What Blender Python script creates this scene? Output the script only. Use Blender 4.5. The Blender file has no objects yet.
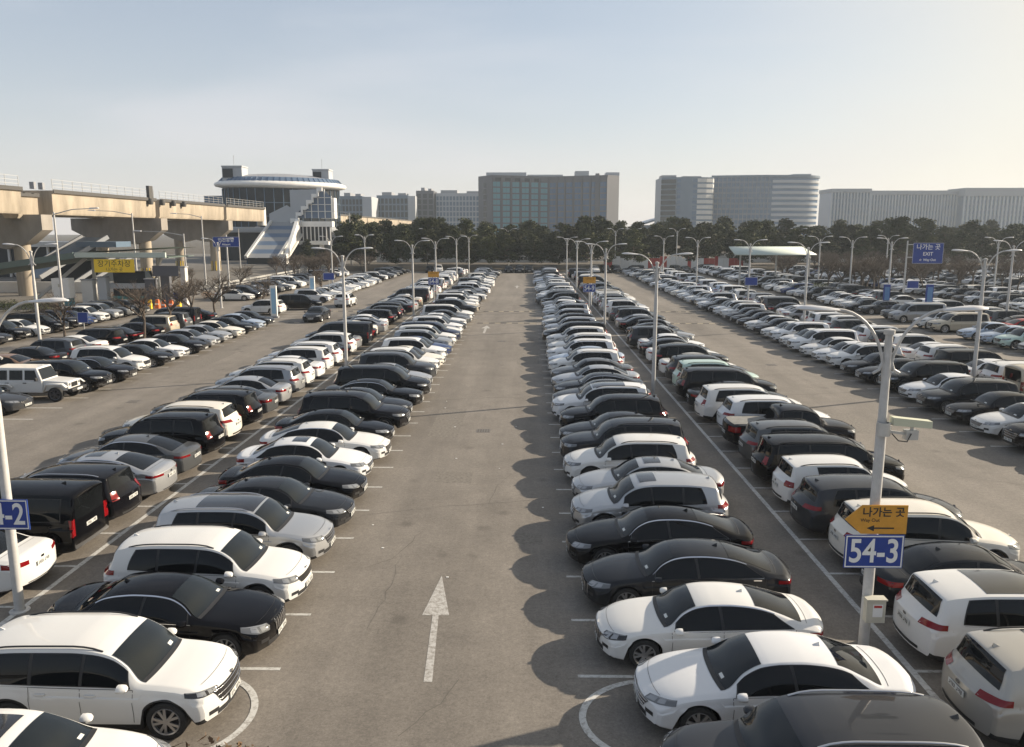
import bpy, bmesh, math, random
import numpy as np
from mathutils import Vector, Matrix
from mathutils.bvhtree import BVHTree

random.seed(7)
scene = bpy.context.scene
COL = scene.collection
R = math.radians

# ------------------------------------------------------------------ helpers
def tag(o, label=None, cat=None, group=None, kind=None):
    if label: o['label'] = label
    if cat: o['category'] = cat
    if group: o['group'] = group
    if kind: o['kind'] = kind
    return o

def empty(name, loc=(0, 0, 0), rz=0.0):
    o = bpy.data.objects.new(name, None)
    o.empty_display_size = 0.2
    o.location = loc
    o.rotation_euler = (0, 0, rz)
    COL.objects.link(o)
    return o

class MB:
    """collects verts / faces / material indices, builds ONE mesh"""
    def __init__(self):
        self.v = []; self.f = []; self.m = []; self.s = []
    def add(self, verts, faces, mi=0, smooth=False):
        b = len(self.v)
        self.v.extend([tuple(map(float, p)) for p in verts])
        for f in faces:
            self.f.append([b + i for i in f]); self.m.append(mi); self.s.append(smooth)
        return self
    def box(self, x0, x1, y0, y1, z0, z1, mi=0):
        v = [(x0,y0,z0),(x1,y0,z0),(x1,y1,z0),(x0,y1,z0),(x0,y0,z1),(x1,y0,z1),(x1,y1,z1),(x0,y1,z1)]
        return self.add(v, [(0,3,2,1),(4,5,6,7),(0,1,5,4),(1,2,6,5),(2,3,7,6),(3,0,4,7)], mi)
    def bar(self, a, b, w, h, mi=0, up=(0,0,1)):
        a = Vector(a); b = Vector(b); d = (b-a).normalized(); u = Vector(up)
        if abs(d.dot(u)) > .99: u = Vector((0,1,0))
        s = d.cross(u).normalized(); u = s.cross(d).normalized()
        v = []
        for p in (a, b):
            for (i, j) in ((-1,-1),(1,-1),(1,1),(-1,1)):
                v.append(p + s*(i*w/2) + u*(j*h/2))
        return self.add(v, [(0,1,2,3),(7,6,5,4),(0,4,5,1),(1,5,6,2),(2,6,7,3),(3,7,4,0)], mi)
    def tube(self, pts, rad, n=8, mi=0, cap=True, smooth=True, sx=1.0):
        pts = [Vector(p) for p in pts]
        rads = rad if isinstance(rad, (list, tuple)) else [rad]*len(pts)
        vs = []; last = None
        for i, p in enumerate(pts):
            d = (pts[min(i+1, len(pts)-1)] - pts[max(i-1, 0)]).normalized()
            ref = Vector((0,0,1)) if abs(d.z) < .9 else Vector((0,1,0))
            if last is not None: ref = last
            s = d.cross(ref).normalized(); u = s.cross(d).normalized(); last = u
            for k in range(n):
                a = 2*math.pi*k/n
                vs.append(p + s*(math.cos(a)*rads[i]) + u*(math.sin(a)*rads[i]*sx))
        fs = []
        for i in range(len(pts)-1):
            for k in range(n):
                k2 = (k+1) % n
                fs.append((i*n+k, i*n+k2, (i+1)*n+k2, (i+1)*n+k))
        self.add(vs, fs, mi, smooth)
        if cap:
            self.add(vs[:n], [tuple(range(n-1, -1, -1))], mi)
            self.add(vs[-n:], [tuple(range(n))], mi)
        return self
    def lathe(self, prof, n=24, c=(0,0,0), axis='Z', mi=0, smooth=True):
        vs = []; m = len(prof)
        for k in range(n):
            a = 2*math.pi*k/n
            for (r, h) in prof:
                if axis == 'Z': vs.append((c[0]+r*math.cos(a), c[1]+r*math.sin(a), c[2]+h))
                else: vs.append((c[0]+r*math.cos(a), c[1]+h, c[2]+r*math.sin(a)))
        fs = []
        for k in range(n):
            k2 = (k+1) % n
            for j in range(m-1):
                q = (k*m+j, k2*m+j, k2*m+j+1, k*m+j+1)
                fs.append(q if axis == 'Z' else q[::-1])
        return self.add(vs, fs, mi, smooth)
    def prism(self, poly, z0, z1, mi=0):
        n = len(poly)
        v = [(x,y,z0) for x,y in poly] + [(x,y,z1) for x,y in poly]
        f = [tuple(range(n-1,-1,-1)), tuple(range(n, 2*n))]
        f += [(i,(i+1)%n,n+(i+1)%n,n+i) for i in range(n)]
        return self.add(v, f, mi)
    def mesh(self, name, mats, sharp=None):
        me = bpy.data.meshes.new(name)
        me.from_pydata(self.v, [], self.f)
        for m in (mats if isinstance(mats, (list, tuple)) else [mats]): me.materials.append(m)
        me.polygons.foreach_set('material_index', self.m)
        me.polygons.foreach_set('use_smooth', self.s)
        me.update()
        if sharp is not None and hasattr(me, 'set_sharp_from_angle'):
            me.set_sharp_from_angle(angle=R(sharp))
        return me
    def build(self, name, mats, parent=None, sharp=40):
        o = bpy.data.objects.new(name, self.mesh(name, mats, sharp))
        COL.objects.link(o)
        if parent is not None: o.parent = parent
        return o

def put(name, me, parent=None, color=None):
    o = bpy.data.objects.new(name, me); COL.objects.link(o)
    if parent is not None: o.parent = parent
    if color: o.color = color
    return o

def pchip(pts):
    xs = np.array([p[0] for p in pts], float); ys = np.array([p[1] for p in pts], float)
    h = np.diff(xs); d = np.diff(ys)/h
    n = len(xs); m = np.zeros(n)
    m[0] = d[0]; m[-1] = d[-1]
    for i in range(1, n-1):
        if d[i-1]*d[i] > 0:
            w1 = 2*h[i]+h[i-1]; w2 = h[i]+2*h[i-1]
            m[i] = (w1+w2)/(w1/d[i-1]+w2/d[i])
    def f(x):
        x = min(max(x, xs[0]), xs[-1])
        i = int(min(max(np.searchsorted(xs, x)-1, 0), n-2))
        t = (x-xs[i])/h[i]
        return ((1+2*t)*(1-t)**2*ys[i] + t*(1-t)**2*h[i]*m[i] + t*t*(3-2*t)*ys[i+1] + t*t*(t-1)*h[i]*m[i+1])
    return f

def sstep(t):
    t = min(max(t, 0.0), 1.0); return t*t*(3-2*t)
def lerp(a, b, t): return a+(b-a)*t

# ------------------------------------------------------------------ materials
def mat(name, col=(.5,.5,.5), rough=.6, metal=0.0, spec=.5, coat=0.0, emit=None, noise=None, bump=None):
    m = bpy.data.materials.new(name); m.use_nodes = True
    nt = m.node_tree; b = nt.nodes['Principled BSDF']
    b.inputs['Base Color'].default_value = (*col, 1)
    b.inputs['Roughness'].default_value = rough
    b.inputs['Metallic'].default_value = metal
    b.inputs['Specular IOR Level'].default_value = spec
    b.inputs['Coat Weight'].default_value = coat
    b.inputs['Coat Roughness'].default_value = .04
    if emit:
        b.inputs['Emission Color'].default_value = (*emit[0], 1); b.inputs['Emission Strength'].default_value = emit[1]
    if noise:   # (scale, amount, stretch xyz)
        sc, am = noise[0], noise[1]
        tc = nt.nodes.new('ShaderNodeTexCoord'); mp = nt.nodes.new('ShaderNodeMapping')
        if len(noise) > 2: mp.inputs['Scale'].default_value = noise[2]
        nz = nt.nodes.new('ShaderNodeTexNoise'); nz.inputs['Scale'].default_value = sc; nz.inputs['Detail'].default_value = 6
        nz.inputs['Roughness'].default_value = .65
        rp = nt.nodes.new('ShaderNodeMapRange')
        rp.inputs['From Min'].default_value = .3; rp.inputs['From Max'].default_value = .7
        rp.inputs['To Min'].default_value = 1-am; rp.inputs['To Max'].default_value = 1+am
        mx = nt.nodes.new('ShaderNodeVectorMath'); mx.operation = 'SCALE'
        mx.inputs[0].default_value = col
        nt.links.new(tc.outputs['Object'], mp.inputs['Vector']); nt.links.new(mp.outputs['Vector'], nz.inputs['Vector'])
        nt.links.new(nz.outputs['Fac'], rp.inputs['Value']); nt.links.new(rp.outputs['Result'], mx.inputs['Scale'])
        nt.links.new(mx.outputs['Vector'], b.inputs['Base Color'])
        if bump:
            bp = nt.nodes.new('ShaderNodeBump'); bp.inputs['Strength'].default_value = bump
            nt.links.new(nz.outputs['Fac'], bp.inputs['Height']); nt.links.new(bp.outputs['Normal'], b.inputs['Normal'])
    return m

SILLS = True
def paint_material(name, attr=False):
    m = bpy.data.materials.new(name); m.use_nodes = True
    nt = m.node_tree; b = nt.nodes['Principled BSDF']
    if attr:
        src = nt.nodes.new('ShaderNodeAttribute'); src.attribute_name = 'paint'
    else:
        src = nt.nodes.new('ShaderNodeObjectInfo')
    # thin road dust: duller on patches
    tc = nt.nodes.new('ShaderNodeTexCoord'); nz = nt.nodes.new('ShaderNodeTexNoise')
    nz.inputs['Scale'].default_value = 2.3; nz.inputs['Detail'].default_value = 5
    nt.links.new(tc.outputs['Object'], nz.inputs['Vector'])
    rp = nt.nodes.new('ShaderNodeMapRange'); rp.inputs['From Min'].default_value = .35; rp.inputs['From Max'].default_value = .75
    rp.inputs['To Min'].default_value = 0; rp.inputs['To Max'].default_value = .006
    nt.links.new(nz.outputs['Fac'], rp.inputs['Value'])
    mx = nt.nodes.new('ShaderNodeMix'); mx.data_type = 'RGBA'
    mx.inputs['B'].default_value = (.22,.20,.17,1)
    sx = nt.nodes.new('ShaderNodeSeparateXYZ'); nt.links.new(tc.outputs['Object'], sx.inputs[0])
    sl = nt.nodes.new('ShaderNodeMapRange'); sl.inputs['From Min'].default_value = .22; sl.inputs['From Max'].default_value = .62
    sl.inputs['To Min'].default_value = .22; sl.inputs['To Max'].default_value = 0
    nt.links.new(sx.outputs['Z'], sl.inputs['Value'])
    ad = nt.nodes.new('ShaderNodeMath'); ad.operation = 'MULTIPLY_ADD'
    nt.links.new(sl.outputs['Result'], ad.inputs[0]); nt.links.new(nz.outputs['Fac'], ad.inputs[1]); nt.links.new(rp.outputs['Result'], ad.inputs[2])
    nt.links.new(ad.outputs[0] if SILLS and not attr else rp.outputs['Result'], mx.inputs['Factor'])
    nt.links.new(src.outputs['Color'], mx.inputs['A'])
    nt.links.new(mx.outputs['Result'], b.inputs['Base Color'])
    nt.links.new(src.outputs['Alpha'], b.inputs['Metallic'])
    b.inputs['Roughness'].default_value = .42; b.inputs['Specular IOR Level'].default_value = 0.0
    b.inputs['Coat Weight'].default_value = .78; b.inputs['Coat IOR'].default_value = 1.36
    cr = nt.nodes.new('ShaderNodeMapRange'); cr.inputs['To Min'].default_value = .015; cr.inputs['To Max'].default_value = .06
    nt.links.new(nz.outputs['Fac'], cr.inputs['Value']); nt.links.new(cr.outputs['Result'], b.inputs['Coat Roughness'])
    return m

M = {}
M['paint'] = paint_material('car_paint')
M['paint_far'] = paint_material('car_paint_far', True)
M['black'] = mat('black_plastic', (.018,.018,.019), .55)
M['gloss'] = mat('gloss_black', (.012,.012,.013), .12, coat=.5)
M['glass'] = mat('tinted_glass', (.006,.007,.008), .02, spec=.30)
M['wsglass'] = mat('windscreen_glass', (.010,.013,.015), .02, spec=.38)
M['chrome'] = mat('chrome', (.75,.75,.76), .16, 1.0)
M['alloy'] = mat('alloy_silver', (.55,.55,.56), .28, .85)
M['alloydark'] = mat('alloy_dark', (.10,.10,.11), .35, .6)
M['tyre'] = mat('tyre_rubber', (.022,.022,.022), .85, noise=(9,.3))
M['lamp'] = mat('headlamp_lens', (.30,.31,.32), .08, .45, coat=.9)
M['lampdark'] = mat('headlamp_dark', (.12,.125,.13), .08, .2, coat=.9)
M['tail'] = mat('tail_lamp_red', (.18,.004,.006), .15, spec=.3, coat=.3)
M['plate'] = mat('number_plate', (.55,.56,.54), .4)
M['plategreen'] = mat('number_plate_green', (.05,.22,.12), .4)
SKY_STR = .069
SKY_VEIL = (7.0, 6.45, 6.1, 1)
SKY_CLOUD = (5.8, 6.15, 6.75, 1)
SKY_GLOW = (8.0, 7.2, 5.7, 1)
SKY_DUST = .9
EXPOSURE = 0.85
HAZE = .00026
HAZE_COL = (.80,.90,1.0,1)
# ------------------------------------------------------------------ cars
def P(**k): return k
TYPES = {
 'sedan': P(L=4.85, W=1.86, H=1.46, ax=(.195,.775), rw=.335, gc=.17, wr=.63, cowl=.262, rf=.43, rr=.70, rb=.875,
   top=[(0,.70),(.015,.735),(.08,.83),(.17,.915),(.25,.965),(.272,.985),(.36,1.265),(.43,1.405),(.50,1.452),(.57,1.46),(.65,1.43),(.71,1.375),(.80,1.205),(.872,1.065),(.90,1.055),(.96,1.045),(.99,1.01),(1,.96)],
   belt=[(0,.60),(.08,.74),(.2,.835),(.3,.875),(.5,.905),(.75,.945),(.9,.965),(1,.90)],
   win=[(.305,.325,.535,.52),(.55,.535,.83,.735)], tipt=.92, tail=(.78,.94), head=(.62,.74), grille=(.50,.66,.48), plate=(.44,.72), clad=0),
 'executive': P(L=5.0, W=1.89, H=1.48, ax=(.18,.775), rw=.345, gc=.16, wr=.62, cowl=.275, rf=.43, rr=.715, rb=.85,
   top=[(0,.76),(.015,.80),(.08,.875),(.18,.95),(.265,1.0),(.285,1.02),(.37,1.29),(.435,1.42),(.51,1.47),(.58,1.48),(.66,1.45),(.715,1.40),(.79,1.23),(.845,1.105),(.875,1.09),(.95,1.085),(.99,1.05),(1,.98)],
   belt=[(0,.64),(.08,.78),(.2,.865),(.3,.90),(.5,.93),(.75,.965),(.9,1.0),(1,.93)],
   win=[(.315,.335,.54,.525),(.555,.54,.82,.735)], tipt=.92, tail=(.78,.97), head=(.62,.78), grille=(.50,.76,.36), plate=(.42,.74), clad=0, chrome=1),
 'fastback': P(L=4.92, W=1.87, H=1.455, ax=(.19,.775), rw=.345, gc=.16, wr=.63, cowl=.265, rf=.425, rr=.68, rb=.905,
   top=[(0,.70),(.015,.735),(.08,.84),(.17,.92),(.255,.97),(.275,.99),(.36,1.27),(.425,1.40),(.49,1.448),(.56,1.455),(.64,1.43),(.70,1.385),(.80,1.25),(.90,1.09),(.93,1.065),(.965,1.06),(.99,1.02),(1,.96)],
   belt=[(0,.60),(.08,.75),(.2,.85),(.3,.89),(.5,.915),(.75,.955),(.9,.975),(1,.90)],
   win=[(.30,.32,.525,.515),(.54,.53,.855,.75)], tipt=.93, tail=(.80,.92), head=(.62,.74), grille=(.42,.66,.52), plate=(.40,.74), clad=0, chrome=1),
 'suv': P(L=4.75, W=1.89, H=1.68, ax=(.19,.775), rw=.365, gc=.21, wr=.73, cowl=.235, rf=.385, rr=.915, rb=.975,
   top=[(0,.84),(.015,.885),(.07,.965),(.15,1.03),(.225,1.075),(.245,1.10),(.32,1.41),(.385,1.575),(.45,1.65),(.55,1.68),(.70,1.675),(.82,1.64),(.905,1.585),(.92,1.56),(.95,1.32),(.977,1.11),(.99,1.05),(1,1.0)],
   belt=[(0,.74),(.08,.87),(.2,.955),(.3,.985),(.5,1.01),(.75,1.05),(.9,1.075),(.97,1.03),(1,.92)],
   win=[(.285,.31,.49,.475),(.505,.49,.69,.685),(.705,.70,.85,.80)], tipt=.90, tail=(.93,1.08), head=(.72,.86), grille=(.56,.80,.50), plate=(.48,.80), clad=1, rails=1),
 'suv_large': P(L=4.85, W=1.92, H=1.74, ax=(.185,.775), rw=.375, gc=.21, wr=.745, cowl=.245, rf=.39, rr=.935, rb=.985,
   top=[(0,.90),(.015,.95),(.06,1.02),(.15,1.08),(.235,1.12),(.255,1.145),(.32,1.44),(.385,1.62),(.45,1.70),(.55,1.74),(.72,1.735),(.86,1.70),(.93,1.65),(.942,1.62),(.962,1.38),(.982,1.14),(.992,1.06),(1,1.0)],
   belt=[(0,.80),(.08,.93),(.2,1.0),(.3,1.02),(.5,1.04),(.75,1.07),(.9,1.09),(.97,1.05),(1,.94)],
   win=[(.29,.315,.485,.475),(.50,.49,.685,.68),(.70,.695,.875,.82)], tipt=.90, tail=(.90,1.16), head=(.76,.90), grille=(.58,.86,.50), plate=(.50,.82), clad=1, rails=1),
 'suv_boxy': P(L=4.2, W=1.80, H=1.61, ax=(.195,.80), rw=.345, gc=.2, wr=.75, cowl=.245, rf=.38, rr=.935, rb=.985,
   top=[(0,.86),(.015,.90),(.07,.965),(.15,1.01),(.235,1.05),(.255,1.08),(.32,1.38),(.38,1.53),(.45,1.59),(.55,1.61),(.72,1.60),(.87,1.56),(.93,1.53),(.942,1.50),(.962,1.30),(.982,1.10),(.992,1.04),(1,.98)],
   belt=[(0,.76),(.08,.88),(.2,.955),(.3,.985),(.5,1.0),(.75,1.02),(.9,1.04),(.97,1.02),(1,.92)],
   win=[(.29,.315,.50,.49),(.525,.515,.73,.745)], tipt=.90, tail=(.84,1.02), head=(.72,.86), grille=(.56,.74,.5), plate=(.46,.74), clad=1, rails=1),
 'minivan': P(L=5.12, W=1.98, H=1.74, ax=(.18,.775), rw=.36, gc=.19, wr=.77, cowl=.20, rf=.355, rr=.945, rb=.985,
   top=[(0,.86),(.015,.91),(.06,.99),(.12,1.05),(.19,1.11),(.21,1.135),(.29,1.47),(.355,1.63),(.42,1.705),(.55,1.74),(.75,1.735),(.88,1.70),(.94,1.66),(.95,1.63),(.966,1.36),(.984,1.10),(.993,1.03),(1,.97)],
   belt=[(0,.76),(.08,.90),(.2,.985),(.3,1.0),(.5,1.01),(.75,1.03),(.9,1.05),(.97,1.03),(1,.92)],
   win=[(.25,.28,.435,.42),(.45,.435,.675,.67),(.69,.685,.915,.885)], tipt=.92, tail=(.90,1.16), head=(.72,.86), grille=(.52,.82,.52), plate=(.42,.84), clad=0, rails=1),
 'van': P(L=5.1, W=1.92, H=1.96, ax=(.18,.79), rw=.35, gc=.19, wr=.79, cowl=.165, rf=.32, rr=.9, rb=.98, capglass=1,
   top=[(0,.90),(.015,.95),(.06,1.04),(.12,1.13),(.155,1.17),(.175,1.20),(.25,1.60),(.32,1.82),(.40,1.92),(.55,1.96),(.75,1.96),(.93,1.94),(.98,1.92),(1,1.88)],
   belt=[(0,.80),(.08,.95),(.2,1.05),(.3,1.09),(.5,1.10),(.9,1.10),(1,1.08)],
   win=[(.22,.25,.40,.385),(.415,.405,.655,.655),(.67,.67,.93,.93)], tipt=.86, tail=(.70,1.18), head=(.76,.94), grille=(.50,.72,.55), plate=(.45,.86), clad=0),
 'pickup': P(L=5.3, W=1.93, H=1.80, ax=(.165,.765), rw=.38, gc=.24, wr=.72, cowl=.235, rf=.36, rr=.605, rb=.645, bed=1,
   top=[(0,.94),(.015,1.0),(.06,1.08),(.15,1.14),(.225,1.17),(.245,1.20),(.31,1.55),(.36,1.72),(.42,1.785),(.50,1.80),(.57,1.78),(.60,1.74),(.62,1.58),(.64,1.24),(.652,1.17),(.68,1.16),(.95,1.16),(.99,1.15),(1,1.12)],
   belt=[(0,.84),(.08,.98),(.2,1.05),(.3,1.07),(.5,1.09),(.62,1.12),(.95,1.12),(1,1.06)],
   win=[(.28,.30,.44,.43),(.455,.445,.60,.585)], tipt=.90, tail=(.80,1.06), head=(.80,.94), grille=(.60,.90,.5), plate=(.5,.70), clad=1),
 'hatchback': P(L=3.75, W=1.62, H=1.49, ax=(.19,.81), rw=.30, gc=.16, wr=.72, cowl=.235, rf=.39, rr=.925, rb=.98,
   top=[(0,.74),(.015,.78),(.07,.86),(.15,.93),(.22,.98),(.24,1.0),(.32,1.29),(.39,1.43),(.46,1.48),(.55,1.49),(.70,1.475),(.85,1.43),(.92,1.38),(.935,1.35),(.96,1.16),(.982,1.0),(.992,.94),(1,.88)],
   belt=[(0,.64),(.08,.77),(.2,.87),(.3,.90),(.5,.925),(.75,.96),(.9,.98),(.97,.95),(1,.84)],
   win=[(.285,.31,.52,.505),(.54,.53,.77,.76)], tipt=.90, tail=(.82,1.02), head=(.64,.80), grille=(.46,.58,.4), plate=(.40,.72), clad=0),
}

U_LOW = [0,.06,.17,.33,.54,.72,.785,.815,.92,1.0]
Y_LOW = [.925,.960,.984,.974,.986,1.0,.997,.974,.970,.955]
T_SIDE = [.12,.3,.5,.7,.88,1.0]
V_TOP = [.05,.12,.24,.42,.68,1.0]

class CarShape:
    def __init__(self, t, lod=0):
        p = self.p = TYPES[t]; self.t = t; L = p['L']; self.hw = p['W']/2; self.xf = L/2
        self.sx = lambda s: L/2 - s*L
        self.ftop = pchip(p['top']); self.fbelt = pchip(p['belt']); self.L = L
        self.bow = pchip([(0,.33),(.06,.27),(.26,.15),(.42,.06),(.55,0),(.75,-.04),(.9,-.11),(1,-.24)] if not p.get('capglass') else
                         [(0,.30),(.06,.25),(.2,.14),(.35,.05),(.55,0),(.9,-.02),(1,-.06)])
        self.xa = [self.sx(a) for a in p['ax']]; self.R = p['rw']+.055
        self.floor = pchip([(0,p['gc']+.09),(.06,p['gc']+.03),(.2,p['gc']),(.8,p['gc']),(.95,p['gc']+.06),(1,p['gc']+.12)])
        self.hroof = p['H'] - self.fbelt(.55)
    def zr(self, s): return max(self.ftop(s), self.fbelt(s)+.012)
    def zlow(self, s):
        z = self.floor(s); xw = self.sx(s) - self.bow(s)*.92
        for a in self.xa:
            d = abs(xw-a)
            if d < self.R: z = max(z, self.p['rw'] + math.sqrt(self.R**2-d*d))
        return z
    def w(self, s):
        return self.hw*(1-.028*abs(2*s-1)**3)
    def Pt(self, s):
        zb = self.fbelt(s); h = self.zr(s)-zb
        drop = .065*(1-math.exp(-h/.07)) if not self.p.get('capglass') else .11*(1-math.exp(-h/.12))
        k = sstep(h/self.hroof)
        yP = self.w(s)*lerp(.87, self.p['wr'], k)
        return yP, zb+h-drop, drop
    def low(self, s, u):
        z0 = self.zlow(s); zb = self.fbelt(s)
        fz = self.floor(s); z = lerp(z0, zb, u)
        uu = (z-fz)/(zb-fz)
        y = float(np.interp(uu, U_LOW, Y_LOW))*self.w(s)
        return y, z
    def side(self, s, t):
        zb = self.fbelt(s); yb = .955*self.w(s); yP, zP, _ = self.Pt(s)
        z = lerp(zb, zP, t); y = lerp(yb, yP, t) + .045*math.sin(math.pi*t)*min(1, (zP-zb)/.4)*self.hw*.6
        return y, z
    def topp(self, s, v):
        yP, zP, drop = self.Pt(s)
        return yP*(1-v), zP + drop*(1-(1-v)**2.3)
    def warp(self, s, y, z, dx=0.0):
        x = self.sx(s)
        q = min(abs(y)/self.hw, 1.0)
        x = x - self.bow(s)*q**2.5 + dx
        if s < .12:
            wgt = 1-s/.12; zz = z-.50
            x -= wgt*(.22*zz*zz*(1.0 if zz > 0 else 1.3) + max(0, .02*zz))
        if s > .93 and not self.p.get('capglass'):
            wgt = (s-.93)/.07; zz = z-.58
            x += wgt*(.16*zz*zz)
        return Vector((x, y, z))
    def ring(self, s, a=0.0, dx=0.0):
        pts = [self.low(s, u) for u in U_LOW] + [self.side(s, t) for t in T_SIDE] + [self.topp(s, v) for v in V_TOP]
        if a:
            zc = (pts[0][1]+pts[-1][1])/2
            pts = [(y*(1-a), zc+(z-zc)*(1-1.3*a)) for y, z in pts]
        full = [(-y, z) for y, z in pts] + [(y, z) for y, z in pts[-2::-1]]
        return s, full, dx
    def shell(self, lod):
        p = self.p
        st = set(np.linspace(0, 1, 23 if lod < 2 else 12))
        for q in p['top']: st.add(q[0])
        if lod < 2:
            for q in np.linspace(p['cowl']-.02, p['rf']+.02, 17): st.add(float(q))
            for q in np.linspace(p['rr']-.02, min(p['rb']+.02, 1), 12): st.add(float(q))
            for a in self.xa:
                sa = .5 - (a+.0)/self.L
                for _ in range(3): sa = .5 - (a + self.bow(sa)*.92)/self.L
                for d in np.linspace(-1, 1, 15): st.add(min(max(sa + d*(self.R+.012)/self.L, 0), 1))
        st = sorted(st); keep = [st[0]]
        for s in st[1:]:
            if s-keep[-1] > .0035 or s == 1: keep.append(s)
        rings = [self.ring(0, .07, .045), self.ring(0, .02, .025)] + [self.ring(s) for s in keep] + [*([self.ring(1, .02, -.022), self.ring(1, .07, -.04)] if not p.get('capglass') else [self.ring(1, .03, -.03), self.ring(1, .07, .0), self.ring(1, .12, .02)])]
        mb = MB(); N = len(rings[0][1]); V = []
        for s, pts, dx in rings: V += [self.warp(s, y, z, dx) for y, z in pts]
        F = []; MI = []
        nl = len(U_LOW)
        for i in range(len(rings)-1):
            for j in range(N-1):
                F.append((i*N+j, i*N+j+1, (i+1)*N+j+1, (i+1)*N+j))
                jj = min(j, N-2-j)
                MI.append(1 if (jj < (2 if p['clad'] else 1)) else 0)
            F.append((i*N+N-1, i*N, (i+1)*N, (i+1)*N+N-1)); MI.append(1)
        for fidx in set(MI): mb.add([], [])
        b = 0
        mb.v = [tuple(q) for q in V]; mb.f = [list(f) for f in F]; mb.m = MI; mb.s = [True]*len(F)
        # caps
        K = 7
        for end, (s, pts, dx) in ((0, rings[0]), (1, rings[-1])):
            rows = []
            for i in range(N//2):
                yl, z = pts[i]; rows.append([self.warp(s, lerp(yl, -yl, k/K), z, dx) for k in range(K+1)])
            rows.append([self.warp(s, 0, pts[N//2][1], dx)]*(K+1))
            vs = [v for r in rows for v in r]; fs = []; 
            for i in range(len(rows)-1):
                for k in range(K):
                    q = (i*(K+1)+k, i*(K+1)+k+1, (i+1)*(K+1)+k+1, (i+1)*(K+1)+k)
                    fs.append(q if end == 0 else q[::-1])
            mb.add(vs[:], fs, 0, True)
        return mb
    # ---- overlays -------------------------------------------------
    def nrm(self, f, a, b):
        e = .004
        p = f(a, b); n = (f(a+e, b)-p).cross(f(a, b+e)-p)
        return p, n.normalized() if n.length > 1e-12 else Vector((0,0,1))
    def patch(self, mb, f, s0, s1, b0, b1, ns, nb, mi=0, off=.006, outward=None, flip=False):
        """f(s,b)->point, s0/s1 functions of b or numbers"""
        vs = []
        for i in range(ns+1):
            for j in range(nb+1):
                b = lerp(b0, b1, j/nb)
                a0 = s0(b) if callable(s0) else s0; a1 = s1(b) if callable(s1) else s1
                a = lerp(a0, a1, i/ns)
                p, n = self.nrm(f, a, b)
                o = outward(p)
                if n.dot(o) < 0: n = -n
                vs.append(p+n*off)
        fs = []
        for i in range(ns):
            for j in range(nb):
                q = (i*(nb+1)+j, (i+1)*(nb+1)+j, (i+1)*(nb+1)+j+1, i*(nb+1)+j+1)
                v0, v1, v2 = vs[q[0]], vs[q[1]], vs[q[2]]
                n = (v1-v0).cross(v2-v0)
                c = (v0+v2)/2
                fs.append(q if n.dot(outward(c)) > 0 else q[::-1])
        mb.add(vs, fs, mi, True)
    def fside(self, sg):
        def f(s, t):
            y, z = self.side(s, t); return self.warp(s, sg*y, z)
        return f
    def flow(self, sg):
        def f(s, u):
            y, z = self.low(s, u); return self.warp(s, sg*y, z)
        return f
    def ftopf(self, s, b):    # b in -1..1 across
        v = 1-abs(b); y, z = self.topp(s, v)
        return self.warp(s, math.copysign(y, b), z)

CAR_CACHE = {}
def rim_mesh(r, style):
    mb = MB(); w = .085
    mb.lathe([(r*.70,-.06),(r*.715,.0),(r*.70,.012),(r*.64,.0),(r*.62,-.05)], 28, axis='Y', mi=0)
    mb.lathe([(r*.66,-.055),(.001,-.055)], 20, axis='Y', mi=1)      # dark drum behind
    mb.lathe([(.075,-.02),(.07,.006),(.001,.010)], 12, axis='Y', mi=0)
    n = (5, 10, 7)[style]
    for k in range(n):
        a = 2*math.pi*k/n
        for da in ((-.16,.16) if style == 0 else (0,)):
            c, s = math.cos(a+da*.55), math.sin(a+da*.55); c2, s2 = math.cos(a+da*1.5), math.sin(a+da*1.5)
            mb.bar((.055*c, -.006, .055*s), (r*.675*c2, -.012, r*.675*s2), .05 if style != 1 else .034, .03, mi=0, up=(0,1,0))
    return mb
def tyre_mb(r):
    mb = MB()
    mb.lathe([(r*.66,-.10),(r*.74,-.105),(r*.93,-.112),(r*.985,-.095),(r,-.06),(r,.06),(r*.985,.095),(r*.93,.112),(r*.74,.105),(r*.66,.10)][::-1], 32, axis='Y')
    return mb

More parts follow.
